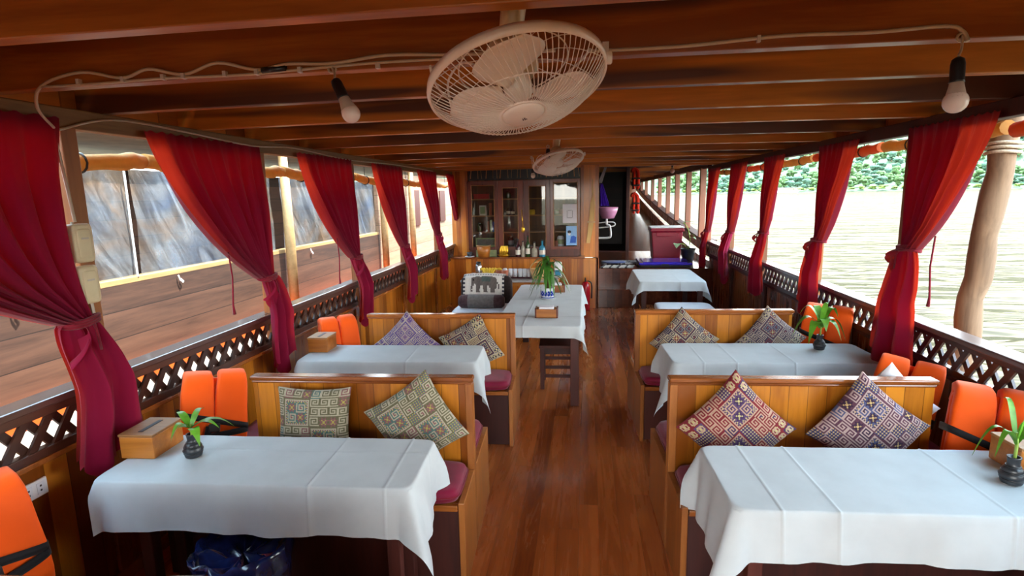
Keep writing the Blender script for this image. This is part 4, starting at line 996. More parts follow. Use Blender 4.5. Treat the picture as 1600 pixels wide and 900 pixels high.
def slot_box(label, c, sx_, sy, sz, rz=TR, slot=True):
    t = thing('wooden_slot_box', label, 'box', c, rz, 'wooden boxes on tables')
    m = MB().box(-sx_/2, sx_/2, -sy/2, sy/2, 0, sz-0.012); m.build('body', M['box_wood'], t, bevel=0.004)
    MB().box(-sx_/2-0.003, sx_/2+0.003, -sy/2-0.003, sy/2+0.003, sz-0.012, sz).build('lid', M['box_wood2'], t, bevel=0.003)
    if slot: MB().box(-0.01, 0.01, -sy*0.34, sy*0.34, sz-0.001, sz+0.002).build('slot', M['black'], t)
slot_box('wooden slot box at the wall end of the front table, hull side', (-2.02, 2.19, ZT+0.003), 0.16, 0.20, 0.115)
slot_box('wooden slot box at the wall end of the second table, hull side', (-2.02, 3.90, ZT+0.003), 0.15, 0.18, 0.115)
slot_box('wooden slot box at the right edge of the front table, river side', (1.80, 2.38, ZT+0.003), 0.17, 0.16, 0.115)
def napkin_box(label, c, rz=0):
    t = thing('napkin_holder', label, 'napkin holder', c, rz, 'napkin holders on the aisle table')
    MB().box(-0.095, 0.095, -0.06, -0.05, 0, 0.085).box(-0.095, 0.095, 0.05, 0.06, 0, 0.085).box(-0.095, 0.095, -0.06, 0.06, 0, 0.01).build('body', M['box_wood'], t, bevel=0.003)
    for x in (-0.1, 0.1): MB().box(x-0.008, x+0.008, -0.06, 0.06, 0, 0.095).build('end_block', M['cabinet'], t, bevel=0.002)
    MB().box(-0.07, 0.07, -0.045, 0.045, 0.012, 0.105).build('napkins', M['paper'], t, bevel=0.008)
napkin_box('wooden napkin holder at the near end of the aisle table', (-0.37, 5.12, ZT+0.003), 0.0)
napkin_box('wooden napkin holder behind the potted palm on the aisle table', (-0.36, 6.5, ZT+0.003), 0.1)
t = thing('saucer', 'white saucer under the blue and white pot', 'saucer', (-0.425, 6.05, ZT+0.002))
MB().lathe([(0.0, 0.001), (0.07, 0.001), (0.095, 0.014), (0.10, 0.018), (0.096, 0.019), (0.065, 0.008), (0.0, 0.008)], (0,0,0), 28, None, False).build('dish', M['porcelain'], t)
t = thing('flower_pot', 'blue and white porcelain pot on the aisle table', 'pot', (-0.425, 6.05, ZT+0.012))
MB().lathe([(0.06, 0), (0.07, 0.01), (0.078, 0.06), (0.076, 0.10), (0.082, 0.118), (0.076, 0.12), (0.07, 0.10)], (0,0,0), 28).build('pot_body', M['porcelain'], t)
m = MB()
for k in range(14):
    a = 2*PI*k/14
    for dz, r in ((0.045, 0.016), (0.075, 0.014), (0.06, 0.011)):
        aa = a+(0.16 if dz == 0.06 else 0); rr = 0.0765
        def pt(x, y): ang = aa+x/rr; return (rr*1.03*math.cos(ang), rr*1.03*math.sin(ang), dz+y)
        b = m.pts([pt(r*math.cos(q), r*math.sin(q)) for q in [2*PI*i/8 for i in range(8)]]); m.face([b+i for i in range(8)])
m.tube([(0.0725*math.cos(q), 0.0725*math.sin(q), 0.012) for q in [2*PI*k/28 for k in range(28)]], 0.005, 5, True)
m.build('blue_motif', M['blue_glaze'], t)
t = thing('potted_palm', 'leafy green palm growing in the blue and white pot', 'plant', (-0.425, 6.05, ZT+0.10))
m = MB(); m.tube([(0,0,0), (0.005, 0, 0.15), (-0.005, 0.005, 0.32)], [0.014, 0.012, 0.009], 8); m.tube([(0.02,0.01,0), (0.03, 0.01, 0.2)], 0.008, 7); m.build('stem', M['brown_stem'], t)
m = MB(); r3 = random.Random(5)
for k in range(46):
    z = r3.uniform(0.10, 0.34); leaf_strip(m, (r3.uniform(-0.01, 0.03), 0, z), r3.uniform(0, 6.28), r3.uniform(0.15, 0.30), r3.uniform(0.026, 0.046), r3.uniform(0.03, 0.15), r3.uniform(0.12, 0.34), 8, 0.12, -0.085)
m.build('leaves', M['leaf_dark'], t)

# ================================================================== LIFE JACKETS
def life_jacket(label, loc, rot, mat='orange', grp='orange life jackets', sc=1.0):
    t = thing('life_jacket', label, 'life jacket', loc, 0, grp, rot=rot); t.scale = (sc,)*3
    for sg in (-1, 1):
        path = [(0.004, 0.0, 0.080), (-0.002, 0.01, 0.086), (-0.006, 0.06, 0.088), (-0.006, 0.16, 0.088), (-0.004, 0.26, 0.086), (0.0, 0.34, 0.085), (0.010, 0.395, 0.082), (0.030, 0.43, 0.078), (0.062, 0.448, 0.074), (0.095, 0.44, 0.072), (0.118, 0.41, 0.062), (0.122, 0.37, 0.066), (0.12, 0.365, 0.05)]
        m = MB(); NS = 24; K = len(path)
        def vest(i, j, sg=sg):
            y, z, hw = path[j]; a = path[max(j-1, 0)]; b = path[min(j+1, K-1)]
            tn = Vector((0, b[0]-a[0], b[1]-a[1])).normalized(); nn = Vector((0, -tn.z, tn.y))
            th = 0.030 if 1 < j < K-2 else (0.018 if j in (1, K-2) else 0.004)
            q = 2*PI*i/NS; ce = math.copysign(abs(math.cos(q))**0.3, math.cos(q)); se = math.copysign(abs(math.sin(q))**0.45, math.sin(q))
            out = 0.006*max(0, z-0.2)*10
            p = Vector((sg*(0.088+out*0.1)+ce*hw, y, z))+nn*(se*th)
            return p+Vector((0.012*sg*mn.noise(Vector((z*5, sg*3, 1))), 0.014*mn.noise(p*7+Vector((sg, 0, 3))), 0.02*max(0, z-0.3)*(1.5 if sg > 0 else -1)))
        m.grid(vest, NS, K-1, True, wrap=True); m.build('front_panel', M[mat], t)
    m = MB(); m.puff((0, 0.085, 0.215), 0.165, 0.026, 0.215, 0.25, 0.3, 28, 14); m.build('back_panel', M[mat], t)
    def band(z, h, tilt):
        m = MB(); sp = lambda a, e: math.copysign(abs(a)**e, a); N = 40
        def fn(i, j):
            q = 2*PI*i/N; x = 0.185*sp(math.cos(q), 0.35); y = 0.045+0.096*sp(math.sin(q), 0.35)
            return (x, y, z+tilt*x+h*(j-0.5))
        m.grid(fn, N, 1, True, wrap=True); o = m.build('waist_strap', M['strap'], t); sd = o.modifiers.new('t', 'SOLIDIFY'); sd.thickness = 0.005
    band(0.105, 0.034, 0.12); band(0.19, 0.034, -0.25)
    m = MB(); m.bar((-0.03, -0.05, 0.16), (-0.05, -0.046, 0.03), 0.034, 0.006, (0, 1, 0)); m.build('leg_strap', M['strap'], t)
    m = MB().box(-0.035, 0.025, -0.064, -0.046, 0.125, 0.175); m.build('buckle', M['black'], t, bevel=0.006)
    return t
life_jacket('orange life jacket at the lower left edge, below the wall outlet', (-2.13, 1.53, 0.44), (-0.10, -0.06, 1.25), sc=1.0)
life_jacket('orange life jacket in the corner behind the front table, hull side', (-2.04, 2.60, 0.53), (-0.20, 0.16, 0.75), sc=0.95)
life_jacket('orange life jacket behind the second table by the lattice, hull side', (-1.98, 4.14, 0.53), (-0.2, 0.05, 0.8), sc=0.9)
life_jacket('orange life jacket leaning beside the purple pillow, river side', (1.84, 2.64, 0.52), (-0.25, 0.12, -0.30), sc=0.98)
life_jacket('orange life jacket half hidden under the nearest river curtain', (1.79, 3.32, 0.47), (-0.1, 0.15, -0.5), sc=0.95)
life_jacket('orange life jacket behind the sprig on the second table, river side', (1.86, 4.55, 0.52), (-0.15, 0.1, -0.4), sc=1.0)
life_jacket('red-orange life vest hanging at the aft walkway entrance, upper of two', (1.13, 12.7, 1.98), (0.0, 0, 1.5708), 'redvest', 'red life vests by the aft walkway', 1.0)
life_jacket('red-orange life vest hanging at the aft walkway entrance, lower of two', (1.13, 12.7, 1.44), (0.0, 0, 1.5708), 'redvest', 'red life vests by the aft walkway', 1.0)
# wall outlet, bin
t = thing('wall_outlet', 'cream double socket plate on the left wall', 'socket', (XL+0.004, 1.87, 0.705))
MB().box(0, 0.012, -0.058, 0.058, -0.038, 0.038).build('plate', M['white'], t, bevel=0.004)
for y in (-0.026, 0.026):
    f = MB().box(0.012, 0.014, y-0.016, y+0.016, -0.024, 0.024).build('socket', M['porcelain'], t)
    MB().box(0.0138, 0.0146, y-0.004, y+0.004, 0.006, 0.014).box(0.0138, 0.0146, y-0.004, y+0.004, -0.014, -0.006).build('pin_hole', M['outlet_dark'], f)
t = thing('waste_bin', 'round waste bin lined with a blue bag under the front table, hull side', 'bin', (-1.46, 1.97, 0))
MB().lathe([(0.13, 0), (0.14, 0.01), (0.175, 0.43), (0.165, 0.43), (0.13, 0.02)], (0,0,0), 32).build('bucket', M['bin'], t)
m = MB()
def bagf(i, j):
    a = 2*PI*i/48; prof = [(0.183, 0.26), (0.190, 0.36), (0.196, 0.43), (0.186, 0.455), (0.165, 0.44), (0.12, 0.40), (0.06, 0.385), (0.004, 0.39)]
    r, z = prof[j]; k = 1+0.05*math.sin(a*9+j)*(j < 4)+0.12*mn.noise(Vector((math.cos(a)*2, math.sin(a)*2, j*0.7)))
    return (r*k*math.cos(a), r*k*math.sin(a), z+0.045*mn.noise(Vector((math.cos(a)*3, math.sin(a)*3, j*1.1+4))))
m.grid(bagf, 48, 7, True, wrap=True); m.build('bin_bag', M['bag'], t)

# ================================================================== LEFT ARMCHAIR, BOLSTER, THROW; RIGHT SEATS
t = thing('armchair', 'low dark upholstered armchair with a white seat pad, left of the aisle table', 'armchair', (-1.33, 6.95, 0))
MB().box(-0.36, 0.36, -0.36, 0.30, 0.10, 0.38).build('base', M['dark_cloth'], t, bevel=0.02)
m = MB(); m.puff((0, -0.04, 0.43), 0.36, 0.36, 0.055, 0.35, 0.3, 30, 10); m.build('seat_pad', M['white_cloth'], t)
m = MB(); m.puff((0, 0.27, 0.60), 0.35, 0.07, 0.25, 0.3, 0.4, 30, 14, Matrix.Rotation(-0.15, 3, 'X')); m.build('backrest', M['dark_cloth'], t)
for sg in (-1, 1): MB().box(sg*0.30-0.03, sg*0.30+0.03, -0.32, -0.26, 0, 0.10).box(sg*0.30-0.03, sg*0.30+0.03, 0.22, 0.28, 0, 0.10).build('leg', M['dark_wood'], t)
t = thing('bolster', 'grey and plum bolster lying on the armchair seat', 'bolster', (-1.33, 6.83, 0.565))
m = MB().lathe([(0.0, -0.30), (0.06, -0.295), (0.085, -0.26), (0.09, -0.17)], (0,0,0), 20, Matrix.Rotation(PI/2, 3, 'Y'), False); m.build('end_cover', M['plum_cloth'], t)
m = MB().lathe([(0.09, 0.17), (0.085, 0.26), (0.06, 0.295), (0, 0.30)], (0,0,0), 20, Matrix.Rotation(PI/2, 3, 'Y'), False); m.build('end_cover', M['plum_cloth'], t)
MB().lathe([(0.09, -0.17), (0.092, 0), (0.09, 0.17)], (0,0,0), 20, Matrix.Rotation(PI/2, 3, 'Y'), False).build('centre_cover', M['grey_cloth'], t)
ELE = ["..............................",
       "..............................",
       ".......####..##########.......",
       ".....########aaaaaaaa####.....",
       "....#########aaaaaaaa#####....",
       "....#o#######aaaaaaaa######...",
       "....#########aaaaaaaa######...",
       "....########################..",
       "....##.####################.#.",
       "....##..###################.#.",
       "...##...####..####..#######.#.",
       "...##...####..####...#####..#.",
       "...#....###...####...####.....",
       "...##...###....###...####.....",
       "........####...####..####.....",
       ".............................."]
t = thing('throw_blanket', 'cream woven throw with a grey elephant over the armchair back', 'throw', (-1.33, 7.1, 0.9))
m = MB(); NX, NZ = 64, 60
def thr(i, j):
    u = i/NX-0.5; q = j/NZ
    P = [(-0.165, 0.60), (-0.145, 0.72), (-0.115, 0.85), (-0.06, 0.885), (0.04, 0.88), (0.09, 0.84), (0.11, 0.7)]
    f = q*(len(P)-1); k = min(int(f), len(P)-2); f -= k
    y = P[k][0]*(1-f)+P[k+1][0]*f; z = P[k][1]*(1-f)+P[k+1][1]*f
    return (-1.33+u*0.54, 7.18+y-0.045+0.004*math.sin(u*30), z-0.012*abs(u)*2)
def thc(i, j):
    if i in (0, 1, 2, NX-3, NX-2, NX-1) and (j // 2 % 2): return c8(70, 72, 80)
    if j in (0, 1, 27, 28): return c8(80,86,92) if (i//2) % 2 else c8(226,222,214)
    if 3 <= j <= 24 and 6 <= i < NX-6:
        r = ELE[15-min(15, int((j-3)/22*16))][min(29, int((i-6)/(NX-12)*30))]
        jit = 0.85+0.3*((i*7+j*13) % 5)/5
        return {'.': c8(238,234,226), '#': tuple(v*jit for v in c8(118,110,106)), 'a': tuple(v*jit for v in c8(92,108,104)), 'o': c8(40,40,40)}[r]
    return c8(232, 227, 218)
m.grid(thr, NX, NZ, True, thc); o = m.build('woven_cloth', M['weave'], t, True); sd = o.modifiers.new('t', 'SOLIDIFY'); sd.thickness = 0.006; sd.offset = 1
t = thing('padded_seat', 'low seat with a white pad before the aft table, river side', 'seat', (1.22, 6.87, 0))
MB().box(-0.34, 0.34, -0.28, 0.36, 0.08, 0.42).build('base', M['dark_wood'], t, bevel=0.01)
m = MB(); m.puff((0, 0.04, 0.455), 0.35, 0.35, 0.042, 0.35, 0.25, 30, 10); m.build('seat_pad', M['white_cloth'], t)
for sg in (-1, 1): MB().box(sg*0.30-0.03, sg*0.30+0.03, -0.26, -0.2, 0, 0.08).box(sg*0.30-0.03, sg*0.30+0.03, 0.26, 0.32, 0, 0.08).build('leg', M['dark_wood'], t)
t = thing('small_stool', 'small white-topped stool by the wall behind the far bench, river side', 'stool', (1.90, 5.7, 0))
MB().lathe([(0.0, 0.66), (0.14, 0.66), (0.155, 0.675), (0.155, 0.69), (0.14, 0.70), (0, 0.70)], (0,0,0), 28, None, False).build('seat', M['white'], t)
for a in (0.8, 2.4, 3.9, 5.5): MB().tube([(0.10*math.cos(a), 0.10*math.sin(a), 0.66), (0.14*math.cos(a), 0.14*math.sin(a), 0)], 0.014, 8).build('leg', M['white'], t)

# ================================================================== GLASS CABINET
CY0 = BULK-0.24
t = thing('glass_cabinet', 'dark brown glass-fronted cabinet on the bulkhead', 'cabinet', (-1.05, BULK, 0.872))
cx0, cx1, cz0, cz1 = -2.0, -0.10, 0.99, 2.15
MB().box(cx0, cx1, BULK+0.0, BULK+0.035, cz0, cz1).build('back_panel', M['cabinet_in'], t, True)
m = MB().box(cx0, cx0+0.03, CY0, BULK, cz0, cz1).box(cx1-0.03, cx1, CY0, BULK, cz0, cz1).box(cx0, cx1, CY0, BULK, cz1-0.03, cz1).box(cx0, cx1, CY0, BULK, cz0, cz0+0.03).box(cx0+0.02, cx1-0.02, CY0+0.06, BULK, 0.872, cz0); m.build('carcass', M['cabinet'], t, True, 0.004)
for z in (1.28, 1.56, 1.84): MB().box(cx0+0.03, cx1-0.03, CY0+0.03, BULK, z-0.009, z+0.009).build('shelf', M['box_wood2'], t, True)
def px2x(px): return -0.12-(905-px)*0.01108
doors = [(738, 783, 742, 778, 2.08), (783, 822, 790, 814, 2.03), (822, 862, 830, 856, 2.05), (862, 907, 867, 903, 2.10)]
for a, b_, ga, gb, gz in doors:
    x0, x1, g0, g1 = px2x(a), px2x(b_), px2x(ga), px2x(gb)
    m = MB().box(x0+0.002, g0, CY0-0.022, CY0-0.002, cz0, cz1).box(g1, x1-0.002, CY0-0.022, CY0-0.002, cz0, cz1).box(g0, g1, CY0-0.022, CY0-0.002, gz, cz1).box(g0, g1, CY0-0.022, CY0-0.002, cz0, cz0+0.05)
    d = m.build('door', M['cabinet'], t, True, 0.003)
    e = MB().box(g0, g0+0.012, CY0-0.026, CY0-0.020, cz0+0.05, gz).box(g1-0.012, g1, CY0-0.026, CY0-0.020, cz0+0.05, gz); e.box(g0, g1, CY0-0.026, CY0-0.020, gz-0.012, gz); o = e.build('bead', M['box_wood2'], d); o.location = -t.location
    e = MB().box(g0, g1, CY0-0.014, CY0-0.010, cz0+0.05, gz); o = e.build('glass', M['pane'], d); o.location = -t.location
def simple(name, label, cat, mb, mat, part, loc, extra=(), grp=None, bevel=0.0):
    t = thing(name, label, cat, loc, 0, grp); mb.build(part, mat, t, bevel=bevel)
    for nm, b2, mt in extra: b2.build(nm, mt, t)
    return t
YI = BULK-0.10
simple('red_gift_box', 'red box on the top shelf of the glass cabinet', 'box', MB().box(-0.14, 0.12, -0.05, 0.05, 0, 0.075), M['redbox'], 'body', (px2x(757), YI, 1.85), [('lid', MB().box(-0.145, 0.125, -0.055, 0.055, 0.06, 0.085), M['redbox'])])
simple('tea_tin', 'pale green printed tin on the middle shelf of the glass cabinet', 'tin', MB().box(-0.055, 0.055, -0.03, 0.03, 0, 0.17), M['label'], 'body', (px2x(757), YI, 1.57), [('print', MB().box(-0.042, 0.042, -0.0315, -0.03, 0.03, 0.15), M['green_tin'])])
simple('copper_tube', 'copper coloured tin tube beside the printed tin', 'tin', MB().lathe([(0.028, 0), (0.028, 0.2), (0.024, 0.205)]), M['copper'], 'body', (px2x(769), YI, 1.57), [('cap', MB().lathe([(0.029, 0.17), (0.029, 0.208), (0.0, 0.21)], cap=False), M['copper'])])
def jar(label, x, z, r, h, mat, lm='label'):
    simple('jar', label, 'jar', MB().lathe([(r*0.9, 0), (r, 0.01), (r, h*0.75), (r*0.7, h*0.88), (r*0.7, h)]), M[mat], 'body', (x, YI, z), [('wrapper', MB().lathe([(r*1.02, h*0.2), (r*1.02, h*0.6)], cap=False), M[lm]), ('lid', MB().lathe([(r*0.75, h*0.9), (r*0.75, h*1.03), (0, h*1.03)], cap=False), M['steel'])], 'jars in the glass cabinet')
jar('green glass jar behind the second cabinet pane, upper left', px2x(797), 1.85, 0.05, 0.12, 'bottle_green', 'bottle_green')
jar('white labelled jar behind the second cabinet pane, middle shelf left', px2x(797), 1.57, 0.035, 0.11, 'bottle_dark')
jar('white labelled jar behind the second cabinet pane, middle shelf right', px2x(804), 1.57, 0.03, 0.10, 'bottle_dark')
jar('yellow jar behind the third cabinet pane', px2x(834), 1.57, 0.045, 0.10, 'banana', 'banana')
jar('grey-green jar behind the rightmost cabinet pane', px2x(871), 1.57, 0.045, 0.09, 'green_tin')
jar('copper jar beside the grey-green jar in the cabinet', px2x(878), 1.57, 0.035, 0.10, 'copper', 'copper')
jar('white jar on the bottom shelf of the rightmost cabinet pane', px2x(877), 1.03, 0.06, 0.2, 'porcelain', 'green_tin')
jar('pinkish jar on the bottom shelf beside the blue poster', px2x(871), 1.03, 0.05, 0.11, 'copper', 'copper')
jar('dark jar on the bottom shelf of the second pane', px2x(800), 1.03, 0.05, 0.18, 'bottle_dark', 'grey_ink')
jar('dark jar on the lower shelf behind the first pane', px2x(752), 1.29, 0.05, 0.16, 'bottle_green', 'bottle_green')
for k, (px, h) in enumerate(((764, 0.18), (768, 0.2), (772, 0.17))):
    tag(MB().box(-0.012, 0.012, -0.07, 0.05, 0, h).build('book', [M['copper'], M['green_tin'], M['blue_ink']][k], loc=(px2x(px)+0.02, YI, 1.29), bevel=0.002), '%s book standing on the lower cabinet shelf, first pane' % ['copper-spined', 'grey-green', 'blue'][k], 'book', 'books in the cabinet')
def notice(name, label, x0, x1, z0, z1, mat, marks):
    t = thing(name, label, 'notice', ((x0+x1)/2, CY0-0.03, z0))
    MB().box(x0, x1, CY0-0.032, CY0-0.029, z0, z1).build('sheet', mat, t, True)
    for nm, polys, mt in marks:
        m = MB()
        for poly in polys: m.prism([(x0+(x1-x0)*a, z0+(z1-z0)*c) for a, c in poly], lambda a, c, d: (a, d, c), CY0-0.0335, CY0-0.032)
        m.build(nm, mt, t, True)
R4 = lambda a, b, c, d: [(a, c), (b, c), (b, d), (a, d)]
circ = lambda x, y, r, k=1.0: [(x+r*math.cos(q), y+k*r*math.sin(q)) for q in [2*PI*i/14 for i in range(14)]]
notice('paper_notice', 'white paper notice taped on the rightmost cabinet pane', px2x(881), px2x(902), 1.43, 1.74, M['paper'], [('frame_mark', [R4(0.3, 0.33, 0.28, 0.66), R4(0.67, 0.7, 0.28, 0.66), R4(0.36, 0.64, 0.66, 0.68), R4(0.33, 0.67, 0.26, 0.29)], M['grey_ink'])])
notice('poster', 'pale blue poster with a dark-haired figure below the paper notice', px2x(886), px2x(902), 1.06, 1.38, M['paper_blue'], [('shirt_print', [[(0.35, 0.12), (0.9, 0.12), (0.95, 0.42), (0.7, 0.5), (0.45, 0.46)]], M['blue_ink']), ('face_print', [circ(0.3, 0.6, 0.13, 0.7)], M['paper']), ('hair_print', [circ(0.3, 0.70, 0.17, 0.45)], M['dark_ink'])])
t = thing('ladle', 'golden ladle hanging between the middle cabinet doors', 'ladle', (px2x(821), CY0-0.035, 1.3))
MB().tube([(px2x(819), CY0-0.03, 1.66), (px2x(820), CY0-0.034, 1.5), (px2x(821), CY0-0.036, 1.38)], 0.008, 8).build('handle', M['gold'], t, True)
m = MB(); m.puff((px2x(821), CY0-0.04, 1.33), 0.03, 0.014, 0.05, 0.8, 0.8, 16, 10); m.build('bowl', M['gold'], t, True)
# dark slot above the cabinet with hanging strips
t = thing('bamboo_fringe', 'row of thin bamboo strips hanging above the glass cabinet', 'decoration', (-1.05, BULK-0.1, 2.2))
MB().box(-2.0, -0.1, BULK-0.05, BULK-0.03, 2.16, 2.36).build('dark_gap', M['black'], t, True)  # black board painted in for the shade of the gap
rr = random.Random(3)
for k in range(22):
    x = -1.94+1.8*k/21+rr.uniform(-0.02, 0.02); w_ = rr.choice([0.006, 0.008, 0.014])
    MB().bar((x, BULK-0.07, 2.34), (x+rr.uniform(-0.02, 0.02), BULK-0.08, 2.19), w_, 0.004).build('strip', M['tray'], t, True)
# paddle, extinguisher
t = thing('paddle', 'pale wooden paddle hanging upright on the bulkhead edge', 'paddle', (0.09, BULK-0.13, 1.1))
poly = [(0.125, 2.14), (0.14, 2.14), (0.15, 1.86), (0.175, 1.76), (0.16, 1.45), (0.095, 1.08), (0.03, 1.08), (0.075, 1.45), (0.10, 1.76), (0.125, 1.86)]
MB().prism([(a-0.03, c) for a, c in poly], lambda a, c, d: (a, d, c), BULK-0.145, BULK-0.125).build('blade_and_shaft', M['paddle'], t, True, 0.004)
MB().box(0.02, 0.15, BULK-0.15, BULK-0.10, 1.42, 1.45).build('hanger_strap', M['tray'], t, True)
t = thing('fire_extinguisher', 'red fire extinguisher standing on the floor by the bulkhead', 'extinguisher', (-0.01, 9.02, 0))
MB().lathe([(0.0, 0.0), (0.07, 0.0), (0.075, 0.02), (0.075, 0.40), (0.05, 0.46), (0.028, 0.48), (0, 0.485)], (0,0,0), 24, None, False).build('cylinder', M['ext_red'], t)
MB().box(-0.015, 0.015, -0.05, 0.03, 0.48, 0.52).box(-0.01, 0.01, -0.09, 0.03, 0.53, 0.545).build('valve', M['black'], t, bevel=0.004)
MB().tube(rnd_path([(0.03, 0, 0.49), (0.10, 0, 0.44), (0.10, 0.0, 0.2)]), 0.012, 8).build('hose', M['black'], t)
# ================================================================== LEDGE AND COUNTER ITEMS
YL = BULK-0.295; ZL = 0.872
def bottle(label, px, r, h, mat, lab='label', neck=0.35, dy=0.0):
    simple('bottle', label, 'bottle', MB().lathe([(0, 0), (r*0.95, 0), (r, 0.008), (r, h*(0.9-neck)), (r*0.8, h*(1-neck)), (r*0.34, h*(1.08-neck)), (r*0.32, h*0.95), (0, h*0.95)], (0,0,0), 18, None, False), M[mat], 'glass_body', (px2x(px), YL+dy, ZL), [('paper_label', MB().lathe([(r*1.02, h*0.14), (r*1.02, h*0.40)], cap=False), M[lab]), ('cap', MB().lathe([(r*0.38, h*0.93), (r*0.38, h), (0, h)], cap=False), M['black'])], 'bottles on the ledge')
bottle('dark wine bottle with a white label, leftmost bottle on the ledge', 813, 0.042, 0.30, 'bottle_dark')
bottle('clear slim bottle second from the left on the ledge', 820.5, 0.034, 0.27, 'bottle_clear', 'bottle_clear')
bottle('tall green wine bottle on the ledge', 828, 0.037, 0.36, 'bottle_green')
bottle('squat pale bottle beside the green wine bottle', 838, 0.05, 0.25, 'bottle_clear', 'bottle_clear', 0.45)
bottle('blue bottle with a white label, rightmost on the ledge', 850, 0.052, 0.29, 'bottle_blue', 'label', 0.4)
simple('wooden_tub', 'plain wooden tub standing on the ledge', 'tub', MB().lathe([(0.095, 0), (0.12, 0.2), (0.112, 0.2), (0.09, 0.01)], (0,0,0), 26), M['box_wood'], 'body', (px2x(760), YL-0.01, ZL), [('rim', MB().lathe([(0.118, 0.185), (0.124, 0.19), (0.124, 0.205), (0.112, 0.205)], (0,0,0), 26, None, False), M['box_wood2'])])
t = thing('picture_frame', 'framed pale picture leaning behind the wooden tub', 'picture', (px2x(763), YL+0.06, ZL))
MB().box(-0.18, 0.18, 0, 0.015, 0, 0.32).build('frame', M['green_tin'], t, bevel=0.004); MB().box(-0.16, 0.16, -0.002, 0.0, 0.2, 0.30).build('print', M['grey_cloth'], t)
t = thing('gold_ornament', 'shiny gold ornament on a small dish on the ledge', 'ornament', (px2x(791), YL, ZL))
MB().lathe([(0, 0), (0.07, 0.0), (0.10, 0.03), (0.11, 0.045), (0.10, 0.045), (0.06, 0.012), (0, 0.012)], (0,0,0), 24, None, False).build('dish', M['gold'], t)
m = MB()
for k in range(5): m.tube(rnd_path([(-0.05+0.025*k, 0.0, 0.012), (-0.06+0.03*k, -0.01, 0.10), (-0.03+0.022*k, 0.0, 0.19)]), [0.022-0.0015*abs(q-6) for q in range(13)], 8)
m.build('figure', M['gold'], t)
t = thing('cup_and_saucer', 'dark cup on a white saucer at the left end of the ledge', 'cup', (px2x(738), YL-0.02, ZL))
MB().lathe([(0, 0), (0.05, 0.0), (0.085, 0.015), (0.08, 0.02), (0, 0.012)], (0,0,0), 24, None, False).build('saucer', M['porcelain'], t)
MB().lathe([(0.03, 0.012), (0.045, 0.03), (0.05, 0.085), (0.045, 0.085), (0.035, 0.03)], (0,0,0), 22).build('cup', M['vase'], t)
MB().tube([(0.048, 0, 0.07), (0.075, 0, 0.06), (0.07, 0, 0.035), (0.045, 0, 0.03)], 0.006, 6).build('handle', M['vase'], t)
# counter
t = thing('counter_table', 'marble-topped counter table before the bulkhead', 'counter', (-1.15, 8.1, 0))
MB().box(-0.65, 0.75, -0.42, 0.42, 0.675, 0.70).build('marble_top', M['marble'], t, bevel=0.004)
MB().box(-0.65, 0.75, -0.41, -0.39, 0.62, 0.675).box(-0.65, 0.75, 0.39, 0.41, 0.62, 0.675).box(-0.65, -0.63, -0.39, 0.39, 0.62, 0.675).box(0.73, 0.75, -0.39, 0.39, 0.62, 0.675).build('apron', M['box_wood'], t)
for sx_ in (-0.60, 0.70):
    for sy in (-0.36, 0.36): MB().box(sx_-0.03, sx_+0.03, sy-0.03, sy+0.03, 0, 0.675).build('leg', M['dark_wood'], t)
ZC = 0.702
def cx(px, y): return (px-916)/860*y*1.015
simple('serving_tray', 'round pale wooden tray at the left end of the counter', 'tray', MB().lathe([(0, 0), (0.15, 0.0), (0.17, 0.075), (0.16, 0.075), (0.145, 0.012), (0, 0.012)], (0,0,0), 30, None, False), M['tray'], 'body', (cx(756, 7.85), 7.85, ZC))
simple('thermos', 'steel thermos standing on the wooden tray', 'thermos', MB().lathe([(0, 0), (0.045, 0), (0.048, 0.01), (0.048, 0.18), (0.04, 0.2), (0, 0.2)], (0,0,0), 20, None, False), M['steel'], 'body', (cx(748, 7.85), 7.85, ZC+0.013), [('cap', MB().lathe([(0.036, 0.2), (0.034, 0.24), (0, 0.245)], (0,0,0), 18, None, False), M['black'])])
m = MB()
for k in range(6):
    a = -0.9+0.36*k; P = [(0.10*math.sin(a)*q+0.02*k-0.05, -0.03+0.03*math.cos(a)*q, 0.02+0.13*q-0.05*q*q+0.03*math.sin(q*PI)) for q in [i/8 for i in range(9)]]
    m.tube(P, [0.006, 0.014, 0.018, 0.019, 0.019, 0.018, 0.015, 0.01, 0.005], 8)
simple('banana_bunch', 'bunch of yellow bananas on the wooden tray', 'bananas', m, M['banana'], 'fruit', (cx(764, 7.85), 7.83, ZC+0.045), [('crown', MB().tube([(-0.05,-0.02,0.02), (0.05,-0.02,0.02)], 0.012, 8), M['brown_stem'])])
def mug(label, px, y, r, h, mat, content=None):
    simple('jar', label, 'jar', MB().lathe([(r*0.8, 0), (r, 0.02), (r, h), (r*0.92, h), (r*0.75, 0.02)], (0,0,0), 20), M[mat], 'body', (cx(px, y), y, ZC), [('contents', MB().puff((0, 0, h), r*0.8, r*0.8, 0.03, 0.8, 1, 14, 8), M[content or 'white'])], 'jars on the counter')
mug('pot of yellow packets on the counter', 781, 7.95, 0.05, 0.12, 'copper', 'banana')
mug('pot of white packets on the counter', 790, 7.85, 0.045, 0.13, 'copper', 'white')
for k, px in enumerate((799, 806, 814, 821, 828)):
    simple('drinking_glass', 'upturned drinking glass on the counter, %s from the left in its row' % ORD[k], 'glass', MB().lathe([(0.028, 0), (0.034, 0.115), (0.031, 0.115), (0.026, 0.008)], (0,0,0), 20), M['glassware'], 'tumbler', (cx(px, 7.95), 7.95, ZC+0.02), [('base_ring', MB().lathe([(0.029, 0.0), (0.029, 0.012), (0, 0.012)], cap=False), M['white'])], 'glasses on the counter')
